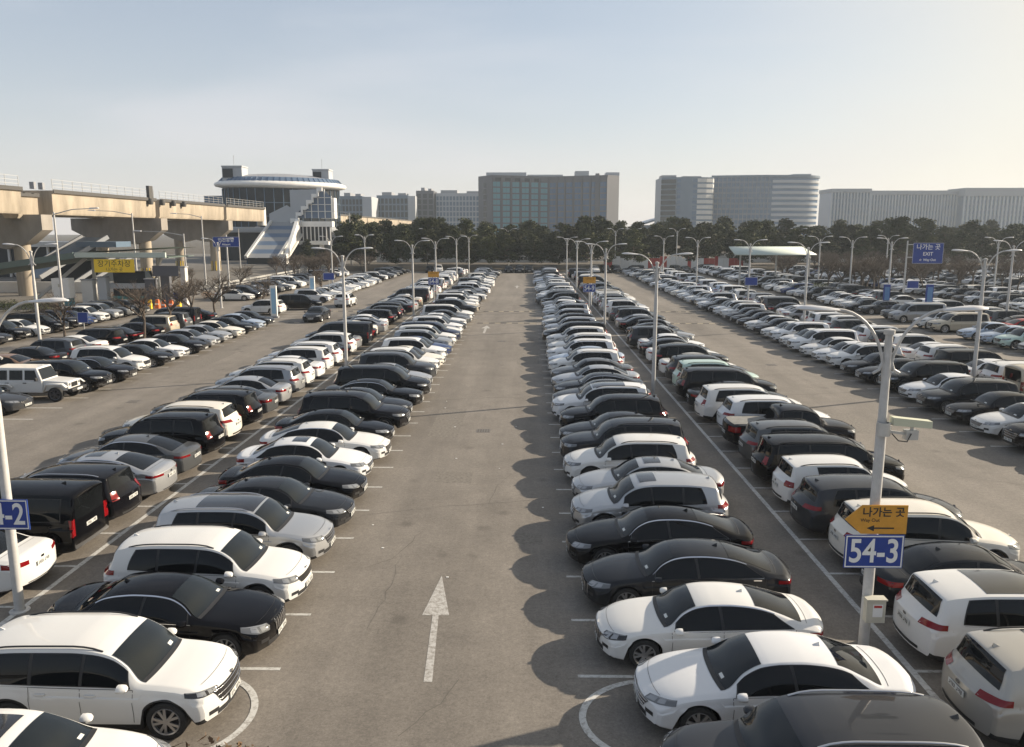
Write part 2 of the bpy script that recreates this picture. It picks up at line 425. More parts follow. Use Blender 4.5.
def car_parts(t, feats=()):
    """list of (name, mesh, offset, rotz, children, uses_paint) for one kind of car"""
    key = (t, tuple(sorted(feats)))
    if key in CAR_CACHE: return CAR_CACHE[key]
    C = CarShape(t); p = C.p = dict(C.p); parts = []
    if 'widegrille' in feats: p['grille'] = (p['grille'][0]-.05, p['grille'][1]-.02, p['grille'][2]*1.32)
    if 'slimgrille' in feats: p['grille'] = (p['grille'][0]+.07, p['grille'][1], p['grille'][2]*1.15)
    if 'slimlamps' in feats: p['head'] = (p['head'][0]+.035, p['head'][1]-.005)
    body = C.shell(0)
    bvh = BVHTree.FromPolygons([Vector(v) for v in body.v], body.f)
    nb = len(body.f)
    up = lambda q: Vector((0,0,1))
    # seams on the body
    for sg in (-1, 1):
        out = (lambda sg: (lambda q: Vector((0, sg, .25))))(sg)
        f = C.flow(sg)
        seams = [p['win'][0][0]-.018, p['win'][0][2]+.008] + ([p['win'][1][2]+.01] if p['win'][1][2] < p['ax'][1]-.04 or True else [])
        C.patch(body, C.fside(sg), (lambda b: lerp(p['win'][0][0]-.008, p['win'][0][1]-.006, b)), (lambda b: lerp(p['win'][-1][2]+.006, p['win'][-1][3]+.008, b**1.6)), .035, min(p['tipt']+.025,.97), 26, 6, 1, .0035, out)
        for s in seams:
            u0 = .10
            C.patch(body, f, s, s+.0022, u0, .99, 1, 6, 1, .004, out)
        C.patch(body, f, p['win'][0][0]-.016, p['win'][-1][2]+.0, .985, 1.0, 14, 1, 2 if p.get('chrome') else 1, .008, out)
    C.patch(body, C.ftopf, p['cowl']-.006, p['cowl']+.014, -.95, .95, 3, 14, 1, .0075, up)
    C.patch(body, C.ftopf, .035, .0364, -.8, .8, 1, 40, 1, .0085, up)
    if p['rb'] < .92:
        C.patch(body, C.ftopf, p['rb']+.012, p['rb']+.0145, -.9, .9, 1, 8, 1, .004, up)
    # lower intake & fascia black
    def cast(o, d):
        h = bvh.ray_cast(Vector(o), Vector(d).normalized())
        return (h[0], h[1]) if h[0] is not None else (None, None)
    def front_patch(mb, ys, z0, z1, sgx, nx=10, nz=3, mi=0, off=.008, wfun=None):
        g = []
        for i in range(nx+1):
            u = -1+2*i/nx
            for j in range(nz+1):
                v = j/nz; hwid = wfun(v) if wfun else ys
                h, n = cast((sgx*6, u*hwid, lerp(z0, z1, v)), (-sgx, 0, 0))
                if h is None: return
                g.append(h+Vector((sgx*off, 0, 0)))
        fs = []
        for i in range(nx):
            for j in range(nz):
                q = (i*(nz+1)+j, (i+1)*(nz+1)+j, (i+1)*(nz+1)+j+1, i*(nz+1)+j+1)
                fs.append(q if sgx > 0 else q[::-1])
        mb.add(g, fs, mi, True)
    front_patch(body, C.hw*.62, C.floor(0)+.04, .40 if p['H'] < 1.55 else .44, 1, mi=1)
    if p['clad'] or True:
        front_patch(body, C.hw*.60, C.floor(1)+.03, .36 if not p['clad'] else .46, -1, mi=1)
    def corner_patch(mb, end, sg, ph0, ph1, z0, z1, n=8, nz=2, mi=0, off=.008, zf=None):
        piv = Vector((end*(C.L/2-.80), sg*C.hw*.30, 0)); g = []
        for i in range(n+1):
            u = i/n; ph = R(lerp(ph0, ph1, u)); d = Vector((end*math.cos(ph), sg*math.sin(ph), 0))
            a, b = (zf(u) if zf else (z0, z1))
            for j in range(nz+1):
                q = piv + d*4; q.z = lerp(a, b, j/nz)
                h, nn = cast(q, -d)
                if h is None: return
                g.append(h+d*off)
        fs = []
        for i in range(n):
            for j in range(nz):
                q = (i*(nz+1)+j, (i+1)*(nz+1)+j, (i+1)*(nz+1)+j+1, i*(nz+1)+j+1)
                fs.append(q if end*sg > 0 else q[::-1])
        mb.add(g, fs, mi, True)
    # front fog pockets on the body
    for sg in (-1, 1):
        corner_patch(body, 1, sg, 20, 36, .41, .49, mi=1)
    bm_me = body.mesh('car_body', [M['paint'], M['black'], M['chrome']], 38)
    parts.append(('body', bm_me, (0,0,0), 0, [], True))
    # glazing
    ws = MB(); C.patch(ws, C.ftopf, p['cowl']+.012, p['rf']-.008, -.95, .95, 14, 14, 0, .012, lambda q: Vector((1,0,1)))
    parts.append(('windscreen', ws.mesh('windscreen', M['wsglass']), (0,0,0), 0, [], False))
    rw = MB()
    if p.get('capglass'):
        front_patch(rw, C.hw*.74, 1.12, 1.72, -1, 8, 4, 0, .008)
    else:
        C.patch(rw, C.ftopf, p['rr']+.006, p['rb']-.012, -.90, .90, 10, 12, 0, .007, lambda q: Vector((-1,0,1)))
    if rw.f: parts.append(('rear_window', rw.mesh('rear_window', M['glass']), (0,0,0), 0, [], False))
    for sg in (-1, 1):
        f = C.fside(sg); out = (lambda sg: (lambda q: Vector((0, sg, .25))))(sg)
        for (a0, a1, c0, c1) in p['win']:
            w = MB()
            C.patch(w, f, (lambda b, a0=a0, a1=a1: lerp(a0, a1, b)), (lambda b, c0=c0, c1=c1: lerp(c0, c1, b**1.6)), .07, p['tipt'], 10, 6, 0, .007, out)
            parts.append(('side_window', w.mesh('side_window', M['glass']), (0,0,0), 0, [], False))
        if p.get('chrome'):
            w = MB(); C.patch(w, f, p['win'][0][0], p['win'][-1][3]+.02, p['tipt']+.02, p['tipt']+.07, 24, 1, 0, .008, out)
            parts.append(('window_trim', w.mesh('window_trim', M['chrome']), (0,0,0), 0, [], False))
    # roof
    if 'blackroof' in feats:
        r = MB(); C.patch(r, C.ftopf, p['rf']+.004, min(p['rr']-.10, .72), -.86, .86, 14, 10, 0, .007, up)
        parts.append(('glass_roof', r.mesh('glass_roof', M['gloss']), (0,0,0), 0, [], False))
    elif 'sunroof' in feats:
        r = MB(); C.patch(r, C.ftopf, p['rf']+.035, p['rf']+.145, -.62, .62, 6, 8, 0, .007, up)
        parts.append(('sunroof', r.mesh('sunroof', M['gloss']), (0,0,0), 0, [], False))
    if 'darkroof' in feats:
        r = MB(); C.patch(r, C.ftopf, p['rf']+.004, p['rr']-.004, -.98, .98, 14, 10, 0, .006, up)
        parts.append(('roof_panel', r.mesh('roof_panel', M['gloss']), (0,0,0), 0, [], False))
    if p.get('rails') and 'norails' not in feats:
        for sg in (-1, 1):
            r = MB(); pts = []
            for i in range(13):
                s = lerp(p['rf']+.03, p['rr']-.06, i/12); q = C.ftopf(s, sg*.93)
                q.z += .035*min(1, min(i, 12-i)*.7+.05); pts.append(q)
            r.tube(pts, .017, 6)
            parts.append(('roof_rail', r.mesh('roof_rail', M['alloy'] if 'silverrails' in feats else M['black'], 60), (0,0,0), 0, [], False))
    # fin
    fin = MB(); q = C.ftopf(p['rr']-.04, 0)
    fin.add([(q.x+.09,q.y-.02,q.z-.01),(q.x+.09,q.y+.02,q.z-.01),(q.x-.07,q.y+.025,q.z-.01),(q.x-.07,q.y-.025,q.z-.01),(q.x-.06,q.y,q.z+.065)],
            [(0,1,4),(1,2,4),(2,3,4),(3,0,4)], 0)
    parts.append(('aerial_fin', fin.mesh('aerial_fin', M['paint']), (0,0,0), 0, [], True))
    cd_ = MB(); C.patch(cd_, C.ftopf, p['cowl']+.022, p['cowl']+.034, .42, .62, 1, 2, 0, .016, lambda q: Vector((1,0,1)))
    parts.append(('parking_card', cd_.mesh('parking_card', M['plate']), (0,0,0), 0, [], False))
    # lamps
    h0, h1 = p['head']
    for sg in (-1, 1):
        hl = MB()
        corner_patch(hl, 1, sg, 17, 66, h0, h1, 10, 3, 0, .010, zf=lambda u: (lerp(h0, h1-.045, u**1.5), lerp(h1-.02, h1+.035, u)))
        zf = lambda u: (lerp(h0, h1-.045, u**1.5), lerp(h1-.02, h1+.035, u))
        for (ua, ub, za, zb_) in ((.06,.34,.2,.85),(.42,.66,.2,.85),(.06,.95,.88,.98)):
            corner_patch(hl, 1, sg, lerp(17,66,ua), lerp(17,66,ub), h0, h1, 6, 2, 1, .014, zf=lambda u, ua=ua, ub=ub, za=za, zb_=zb_: (lerp(*zf(lerp(ua,ub,u)), za), lerp(*zf(lerp(ua,ub,u)), zb_)))
        if hl.f: parts.append(('headlight', hl.mesh('headlight', [M['gloss'] if 'darklamps' in feats else M['lampdark'], M['lamp']]), (0,0,0), 0, [], False))
        t0, t1 = p['tail']
        tl = MB()
        if t in ('suv_large', 'minivan', 'van', 'suv_boxy'):
            corner_patch(tl, -1, sg, 24 if t != 'van' else 31, 42 if t != 'suv_boxy' else 50, t0, t1, 6, 4, 0, .010)
        else:
            corner_patch(tl, -1, sg, 14, 60, t0, t1, 10, 3, 0, .010, zf=lambda u: (lerp(t0+.02, t0+.03, u), lerp(t1-.03, t1-.005, u)))
        if tl.f: parts.append(('tail_light', tl.mesh('tail_light', M['tail']), (0,0,0), 0, [], False))
    if 'lightbar' in feats and not p.get('capglass'):
        lb_ = MB(); tm_ = p['tail'][1]-.05; front_patch(lb_, C.hw*.62, tm_-.02, tm_+.02, -1, 10, 2, 0, .009)
        if lb_.f: parts.append(('light_bar', lb_.mesh('light_bar', M['tail']), (0,0,0), 0, [], False))
    if p.get('bed'):
        bc = MB(); C.patch(bc, C.ftopf, .665, .985, -.86, .86, 10, 10, 0, .008, up); parts.append(('load_cover', bc.mesh('load_cover', M['tarp']), (0,0,0), 0, [], False))
    for end, pz in ((1, p['grille'][1]+.035), (-1, p['plate'][1]+.12)):
        em = MB(); h, n = cast((end*6, 0, pz), (-end, 0, 0))
        if h is not None and not (end < 0 and p.get('capglass')): em.add([(h.x+end*.012, .07*math.cos(a)*1.0, pz+.035*math.sin(a)) for a in [k*math.pi/5*(end) for k in range(10)]], [tuple(range(10))], 0)
        if em.f: parts.append(('emblem', em.mesh('emblem', M['chrome']), (0,0,0), 0, [], False))
    g0, g1, gw = p['grille']
    g = MB(); front_patch(g, gw, g0, g1, 1, 10, 5, 0, .012, wfun=lambda v: gw*lerp(.72, 1, v))
    if not p.get('chrome') and 'slimgrille' not in feats:
        for j in range(3):
            z_ = lerp(g0, g1, (j+.6)/3); w_ = gw*lerp(.74, .97, (j+.6)/3); pts = []
            for k in range(9):
                h, n = cast((6, lerp(-w_, w_, k/8), z_), (-1,0,0)); pts.append(h+Vector((.014,0,0)))
            g.tube(pts, .007, 4, mi=1)
    if p.get('chrome') or t == 'executive':
        for k in range(7):
            y = lerp(-gw*.8, gw*.8, k/6)
            pts = []
            for j in range(4):
                h, n = cast((6, y, lerp(g0+.01, g1-.01, j/3)), (-1,0,0)); pts.append(h+Vector((.016,0,0)))
            g.tube(pts, .012, 4, mi=1)
    if g.f: parts.append(('grille', g.mesh('grille', [M['gloss'], M['chrome']]), (0,0,0), 0, [], False))
    pz0, pz1 = p['plate']
    for end, pz in ((1, pz0), (-1, pz1)):
        pl = MB(); h, n = cast((end*6, 0, pz), (-end, 0, 0))
        if h is not None:
            x = h.x+end*.012
            pl.box(min(x, x+end*.012), max(x, x+end*.012), -.26, .26, pz-.055, pz+.055, 0)
            for k_, (c0_, c1_) in enumerate(((-.21,-.16),(-.145,-.095),(-.07,-.02),(.03,.07),(.085,.125),(.14,.18),(.195,.235))):
                for z0_, z1_ in ((-.035,-.02),(-.006,.008),(.022,.036)): pl.box(min(x+end*.0125, x+end*.014), max(x+end*.0125, x+end*.014), c0_, c1_, pz+z0_, pz+z1_, 1) if (k_*3+int(z0_*1000)) % 4 else None
                pl.box(min(x+end*.0125, x+end*.0138), max(x+end*.0125, x+end*.0138), c0_, c0_+.014, pz-.035, pz+.036, 1)
            parts.append(('number_plate', pl.mesh('number_plate', [M['plate'], M['black']]), (0,0,0), 0, [], False))
    # mirrors + handles
    s0 = p['win'][0][0]
    for sg in (-1, 1):
        q = C.fside(sg)(s0+.012, .12)
        m = MB(); cx, cy, cz = q.x-.01, q.y+sg*.13, q.z+.05
        vs = []
        for i, (k, xx) in enumerate(((.55,.09),(.9,.05),(1.0,-.02),(.95,-.07))):
            for a in range(10):
                an = 2*math.pi*a/10
                vs.append((cx+xx, cy+k*.105*math.cos(an), cz+k*.075*math.sin(an)))
        fs = [(i*10+a, i*10+(a+1)%10, (i+1)*10+(a+1)%10, (i+1)*10+a) for i in range(3) for a in range(10)]
        m.add(vs, fs+[tuple(range(30,40)), tuple(range(9,-1,-1))], 0, True)
        m.bar((q.x, q.y-sg*.03, q.z+.01), (cx, cy-sg*.05, cz-.02), .05, .04, 1)
        parts.append(('wing_mirror', m.mesh('wing_mirror', [M['paint'], M['black']], 45), (0,0,0), 0, [], True))
        for wi in (0, 1):
            s = p['win'][wi][2]-.035
            q = C.flow(sg)(s, .84)
            h = MB(); h.box(q.x-.10, q.x+.09, min(q.y, q.y+sg*.028), max(q.y, q.y+sg*.028), q.z-.014, q.z+.016)
            parts.append(('door_handle', h.mesh('door_handle', M['chrome'] if p.get('chrome') else M['paint'], 30), (0,0,0), 0, [], True))
    r = p['rw']; ty = tyre_mb(r).mesh('tyre', M['tyre'], 50)
    st = 2 if t in ('van', 'hatchback') else (1 if t in ('executive', 'minivan') else 0)
    if 'tenspoke' in feats: st = 1
    rm = rim_mesh(r, st).mesh('rim', [M['alloydark'] if 'darkrims' in feats else M['alloy'], M['black']], 40)
    for a in C.xa:
        for sg in (-1, 1):
            parts.append(('wheel', ty, (a, sg*(C.hw-.155), r), 0 if sg > 0 else math.pi, [('rim', rm, (0, .10, 0))], False))
    CAR_CACHE[key] = parts
    return parts

SMALL = {'door_handle', 'aerial_fin', 'window_trim', 'roof_rail', 'number_plate', 'grille', 'wing_mirror'}
def joined(t, feats, keep=None, lod=1):
    """all parts (or those in keep) of a kind in one mesh: used where parts are too small to see"""
    key = ('J', t, tuple(sorted(feats)), lod)
    if key in CAR_CACHE: return CAR_CACHE[key]
    parts = car_parts(t, feats)
    mats = []; V = []; F = []; MI = []; S = []
    def add(me, mtx):
        b = len(V); V.extend([mtx @ v.co for v in me.vertices])
        idx = []
        for m in me.materials:
            if m not in mats: mats.append(m)
            idx.append(mats.index(m))
        for f in me.polygons:
            F.append([b+i for i in f.vertices]); MI.append(idx[f.material_index]); S.append(f.use_smooth)
    for (n, me, off, rz, ch, pt) in parts:
        if keep and n not in keep: continue
        mtx = Matrix.Translation(off) @ Matrix.Rotation(rz, 4, 'Z'); add(me, mtx)
        for (n2, me2, o2) in ch: add(me2, mtx @ Matrix.Translation(o2))
    mb = MB(); mb.v = [tuple(v) for v in V]; mb.f = F; mb.m = MI; mb.s = S
    me = mb.mesh('car', mats, 38); CAR_CACHE[key] = me
    return me

def wheel_joined(ty, rm, off):
    key = ('W', ty.name, rm.name)
    if key in CAR_CACHE: return CAR_CACHE[key]
    mb = MB(); mats = [M['tyre']] + list(rm.materials)
    for me, o, k in ((ty, Vector((0,0,0)), 0), (rm, Vector(off), 1)):
        b = len(mb.v); mb.v += [tuple(v.co+o) for v in me.vertices]
        for f in me.polygons:
            mb.f.append([b+i for i in f.vertices]); mb.m.append(f.material_index+k); mb.s.append(f.use_smooth)
    me = mb.mesh('wheel', mats, 45); CAR_CACHE[key] = me
    return me

KIND = {'sedan':('parked_sedan','sedan'), 'executive':('parked_sedan','sedan'), 'fastback':('parked_sedan','sedan'), 'suv':('parked_suv','SUV'),
        'suv_large':('parked_suv','SUV'), 'suv_boxy':('parked_suv','SUV'), 'minivan':('parked_minivan','minivan'), 'van':('parked_van','van'),
        'pickup':('parked_pickup_truck','pickup truck'), 'hatchback':('parked_hatchback','hatchback'), 'jeep':('parked_off_road_car','off-road car'), 'truck':('parked_truck','truck')}

CAR_SCALE = .968; vr_ = random.Random(77)
def build_car(t, feats, color, loc, rz, lod, sc=1.0):
    o = build_car_(t, feats, color, loc, rz, lod); k = CAR_SCALE*sc; o.scale = (k*vr_.uniform(.972,1.022), k*vr_.uniform(.985,1.012), k*vr_.uniform(.972,1.02)) if sc == 1.0 else (k,k,k); return o
def build_car_(t, feats, color, loc, rz, lod):
    name = KIND[t][0]
    if t in ('jeep', 'truck'):
        return special_car(t, color, loc, rz)
    if lod >= 2:
        o = put(name, joined(t, feats), None, color)
        o.location = loc; o.rotation_euler = (0, 0, rz)
        return o
    root = empty(name, loc, rz); root.color = color
    for (n, me, off, r, ch, pt) in car_parts(t, feats):
        if lod == 1 and n in ('door_handle', 'aerial_fin', 'window_trim', 'emblem', 'parking_card'): continue
        if n == 'wheel' and lod == 1:
            o = put(n, wheel_joined(me, ch[0][1], ch[0][2]), root); o.location = off; o.rotation_euler = (0, 0, r); continue
        o = put(n, me, root, color); o.location = off; o.rotation_euler = (0, 0, r)
        for (n2, me2, o2) in ch:
            c = put(n2, me2, o); c.location = o2
    return root

SPECIAL = {}
def special_car(t, color, loc, rz):
    root = empty(KIND[t][0], loc, rz)
    def B(n, mb, mats, par=root, sharp=35):
        o = mb.build(n, mats, par, sharp); o.color = color; return o
    def bev(o, w=.03, seg=2):
        m = o.modifiers.new('bevel', 'BEVEL'); m.width = w; m.segments = seg; m.limit_method = 'ANGLE'
    if t == 'jeep':
        b = MB()
        b.box(-2.05,.72,-.80,.80,.48,1.12)             # tub
        b.add([(.72,-.74,.55),(2.0,-.60,.55),(2.0,.60,.55),(.72,.74,.55),(.72,-.74,1.14),(2.0,-.60,1.05),(2.0,.60,1.05),(.72,.74,1.14)],
              [(0,3,2,1),(4,5,6,7),(0,1,5,4),(1,2,6,5),(2,3,7,6),(3,0,4,7)])
        o = B('body', b, [M['paint'], M['black']]); bev(o, .04)
        for x0, x1 in ((.95, 1.95), (-1.85, -.95)):
            for sg in (-1, 1):
                f = MB(); f.add([(x0-.1, sg*.78, .62),(x0+.05, sg*.78, .98),(x1-.12, sg*.78, .98),(x1+.1, sg*.78, .80),
                                 (x0-.1, sg*.97, .60),(x0+.05, sg*.97, .94),(x1-.12, sg*.97, .94),(x1+.1, sg*.97, .76)],
                                [(0,1,5,4),(1,2,6,5),(2,3,7,6)] if sg < 0 else [(4,5,1,0),(5,6,2,1),(6,7,3,2)])
                o = B('fender', f, M['paint']); m = o.modifiers.new('s', 'SOLIDIFY'); m.thickness = .04
        c = MB(); c.add([(-2.03,-.79,1.12),(.72,-.79,1.12),(.72,.79,1.12),(-2.03,.79,1.12),(-1.98,-.68,1.84),(.42,-.68,1.82),(.42,.68,1.82),(-1.98,.68,1.84)],
              [(4,5,6,7),(0,1,5,4),(1,2,6,5),(2,3,7,6),(3,0,4,7)])
        o = B('hardtop', c, M['paint']); bev(o, .05, 3)
        for sg in (-1, 1):
            for x0, x1 in ((-1.85,-1.15),(-1.02,-.32),(-.20,.50)):
                w = MB(); yb, yt = sg*.800, sg*.712
                xs = min(x1, .50)
                v = [(x0,yb,1.19),(xs,yb,1.19),(xs-.16 if xs > .4 else xs,yt,1.70),(x0,yt,1.70)]
                w.add(v, [(0,1,2,3) if sg < 0 else (3,2,1,0)]); B('side_window', w, M['glass'])
            h = MB(); h.lathe([(.001,.035),(.07,.03),(.088,0)], 16, axis='Y')
            o = B('headlight', h, M['lamp']); o.location = (2.0, sg*.47, .90); o.rotation_euler = (0,0,-R(90))
            tl = MB(); tl.box(-2.10,-2.05, min(sg*.62,sg*.78), max(sg*.62,sg*.78), .85, 1.08); B('tail_light', tl, M['tail'])
            m = MB(); m.box(.45,.55, min(sg*.85,sg*1.05), max(sg*.85,sg*1.05), 1.16, 1.34); m.bar((.5,sg*.78,1.2),(.5,sg*.9,1.22),.04,.04)
            o = B('wing_mirror', m, M['black']); bev(o, .02)
            for x in (-.95, .0):
                hd = MB(); hd.box(x-.3,x-.12,min(sg*.80,sg*.83),max(sg*.80,sg*.83),1.0,1.04); B('door_handle', hd, M['black'])
        w = MB(); w.add([(.735,-.70,1.20),(.735,.70,1.20),(.47,.60,1.75),(.47,-.60,1.75)], [(0,1,2,3)]); B('windscreen', w, M['wsglass'])
        g = MB()
        for k in range(7): g.box(2.0,2.02,-.30+k*.09,-.25+k*.09,.72,.97)
        B('grille', g, M['black'])
        bp = MB(); bp.box(2.0,2.28,-.72,.72,.50,.68); o = B('bumper', bp, M['black']); bev(o, .04)
        pl = MB(); pl.box(2.28,2.295,-.26,.26,.55,.66); B('number_plate', pl, M['plate'])
        sp = tyre_mb(.39).build('spare_wheel', M['tyre'], root); sp.location = (-2.18,0,1.0); sp.rotation_euler = (0,0,R(90))
        wr, xa, hw = .40, (1.42, -1.40), .82
    else:
        b = MB()   # small flat-bed truck, cab at the front
        b.add([(.55,-.84,.45),(2.45,-.84,.45),(2.45,.84,.45),(.55,.84,.45),(.60,-.72,1.95),(1.75,-.72,1.95),(1.75,.72,1.95),(.60,.72,1.95),
               (2.45,-.82,1.05),(2.45,.82,1.05),(.55,-.84,1.1),(.55,.84,1.1)],
              [(0,3,2,1),(4,5,6,7),(0,1,8,10),(10,8,5,4),(1,2,9,8),(8,9,6,5),(2,3,11,9),(9,11,7,6),(3,0,10,11),(11,10,4,7)])
        o = B('cab', b, M['paint']); bev(o, .06, 3)
        w = MB(); w.add([(2.375,-.70,1.17),(2.375,.70,1.17),(1.87,.62,1.82),(1.87,-.62,1.82)], [(0,1,2,3)]); 
        for v in range(len(w.v)): w.v[v] = (w.v[v][0]+.03, w.v[v][1], w.v[v][2]+.02)
        B('windscreen', w, M['wsglass'])
        for sg in (-1, 1):
            w = MB(); v = [(.95,sg*.838,1.15),(2.2,sg*.825,1.15),(1.75,sg*.745,1.82),(.95,sg*.752,1.82)]
            w.add(v, [(0,1,2,3) if sg < 0 else (3,2,1,0)]); B('side_window', w, M['glass'])
            h = MB(); h.box(2.44,2.47,min(sg*.5,sg*.78),max(sg*.5,sg*.78),.72,.92); B('headlight', h, M['lamp'])
            tl = MB(); tl.box(-2.52,-2.49,min(sg*.6,sg*.8),max(sg*.6,sg*.8),.55,.68); B('tail_light', tl, M['tail'])
        bd = MB(); bd.box(-2.48,.45,-.85,.85,.72,.82)
        for a in ((-2.48,.45,-.85,-.81),(-2.48,.45,.81,.85),(-2.48,-2.44,-.81,.81),(.41,.45,-.81,.81)): bd.box(a[0],a[1],a[2],a[3],.82,1.18)
        B('cargo_bed', bd, M['paint'])
        tp = MB(); tp.box(-2.42,.38,-.79,.79,.84,1.14); B('load_cover', tp, M['tarp'])
        ch = MB(); ch.box(-2.4,2.0,-.35,.35,.42,.70); B('chassis', ch, M['black'])
        wr, xa, hw = .32, (1.75, -1.35), .80
    ty = tyre_mb(wr).mesh('tyre', M['tyre'], 50); rm = rim_mesh(wr, 0).mesh('rim', [M['alloydark'], M['black']], 40)
    for a in xa:
        for sg in (-1, 1):
            o = put('wheel', ty, root); o.location = (a, sg*hw, wr); o.rotation_euler = (0,0,0 if sg > 0 else math.pi)
            c = put('rim', rm, o); c.location = (0,.10,0)
    return root
M['tarp'] = mat('grey_tarp', (.20,.20,.19), .8, noise=(4,.2), bump=.2)
# ------------------------------------------------------------------ camera, light, sky
F_PX, CAM_H, PITCH = 800.0, 8.7, 10.17
SUN_AZ, SUN_EL = 67.0, 22.7
cam = bpy.data.cameras.new('camera'); cam_o = bpy.data.objects.new('camera', cam); COL.objects.link(cam_o)
cam.sensor_width = 36; cam.lens = F_PX/1024*36; cam.clip_end = 9000; cam.clip_start = .1
cam_o.location = (0, 0, CAM_H); cam_o.rotation_euler = (R(90-PITCH), 0, R(1.0))
scene.camera = cam_o
sun = bpy.data.lights.new('sun', 'SUN'); sun.energy = 5.0; sun.angle = R(.6); sun.color = (1.0, .86, .68)
sun_o = bpy.data.objects.new('sun', sun); COL.objects.link(sun_o)
sd = Vector((math.cos(R(SUN_EL))*math.sin(R(SUN_AZ)), math.cos(R(SUN_EL))*math.cos(R(SUN_AZ)), math.sin(R(SUN_EL))))
sun_o.rotation_euler = sd.to_track_quat('Z', 'Y').to_euler(); sun_o.location = (60, 10, 60)
world = bpy.data.worlds.new('World'); scene.world = world; world.use_nodes = True
wn = world.node_tree; bg = wn.nodes['Background']
sky = wn.nodes.new('ShaderNodeTexSky'); sky.sky_type = 'NISHITA'; sky.sun_disc = False
sky.sun_elevation = R(SUN_EL); sky.sun_rotation = R(SUN_AZ); sky.air_density = 1.0; sky.dust_density = SKY_DUST; sky.ozone_density = 1.2; sky.altitude = 0
# thin veil of high cloud, milky haze low on the sky and the bright aureole round the sun
L_ = wn.links.new
def wnode(t, **k):
    n = wn.nodes.new(t)
    for a_, v_ in k.items(): setattr(n, a_, v_)
    return n
def wmath(op, a_, b_=None, c_=None):
    n = wnode('ShaderNodeMath', operation=op)
    for i_, q in enumerate((a_, b_, c_)):
        if q is None: continue
        if isinstance(q, (int, float)): n.inputs[i_].default_value = q
        else: L_(q, n.inputs[i_])
    return n.outputs[0]
tc = wnode('ShaderNodeTexCoord'); mp = wnode('ShaderNodeMapping'); mp.inputs['Scale'].default_value = (1.15, 1.15, 4.6)
nz = wnode('ShaderNodeTexNoise'); nz.inputs['Scale'].default_value = 1.7; nz.inputs['Detail'].default_value = 5; nz.inputs['Roughness'].default_value = .5; nz.inputs['Distortion'].default_value = .3
rp = wnode('ShaderNodeMapRange', interpolation_type='SMOOTHSTEP')
rp.inputs['From Min'].default_value = .44; rp.inputs['From Max'].default_value = .74; rp.inputs['To Min'].default_value = 0; rp.inputs['To Max'].default_value = .24
L_(tc.outputs['Generated'], mp.inputs['Vector']); L_(mp.outputs['Vector'], nz.inputs['Vector']); L_(nz.outputs['Fac'], rp.inputs['Value'])
sp = wnode('ShaderNodeSeparateXYZ'); L_(tc.outputs['Generated'], sp.inputs[0])
low = wmath('POWER', wmath('SUBTRACT', 1.0, wmath('MAXIMUM', sp.outputs['Z'], 0.0)), 7.0)     # 1 at the horizon
vf = wmath('MINIMUM', wmath('ADD', wmath('MULTIPLY_ADD', low, .56, .34), rp.outputs['Result']), .92)
vc = wnode('ShaderNodeMix', data_type='RGBA'); vc.inputs['A'].default_value = SKY_CLOUD; vc.inputs['B'].default_value = SKY_VEIL; L_(low, vc.inputs['Factor'])
mxs = wnode('ShaderNodeMix', data_type='RGBA'); L_(vc.outputs['Result'], mxs.inputs['B'])
L_(vf, mxs.inputs['Factor']); L_(sky.outputs['Color'], mxs.inputs['A'])
dt = wnode('ShaderNodeVectorMath', operation='DOT_PRODUCT'); L_(tc.outputs['Generated'], dt.inputs[0]); dt.inputs[1].default_value = tuple(sd)
gl = wmath('POWER', wmath('MAXIMUM', dt.outputs['Value'], 0.0), 6.0)
ga = wnode('ShaderNodeMix', data_type='RGBA'); ga.inputs['B'].default_value = SKY_GLOW; L_(mxs.outputs['Result'], ga.inputs['A'])
L_(wmath('MINIMUM', wmath('MULTIPLY', gl, 2.1), .97), ga.inputs['Factor']); L_(ga.outputs['Result'], bg.inputs['Color'])
bg.inputs['Strength'].default_value = SKY_STR
vs = scene.view_settings; vs.view_transform = 'Standard'; vs.look = 'None'; vs.gamma = 1; vs.use_curve_mapping = False; vs.exposure = EXPOSURE
scene.cycles.use_denoising = True
scene.cycles.volume_bounces = 0; scene.cycles.max_bounces = 6; scene.cycles.diffuse_bounces = 3; scene.cycles.glossy_bounces = 3
scene.cycles.volume_step_rate = 4; scene.cycles.volume_max_steps = 64

def xat(px, Y):
    """ground X seen at picture column px, distance Y along the aisle (rows below the horizon)"""
    return (px-526)*Y*1.0/F_PX

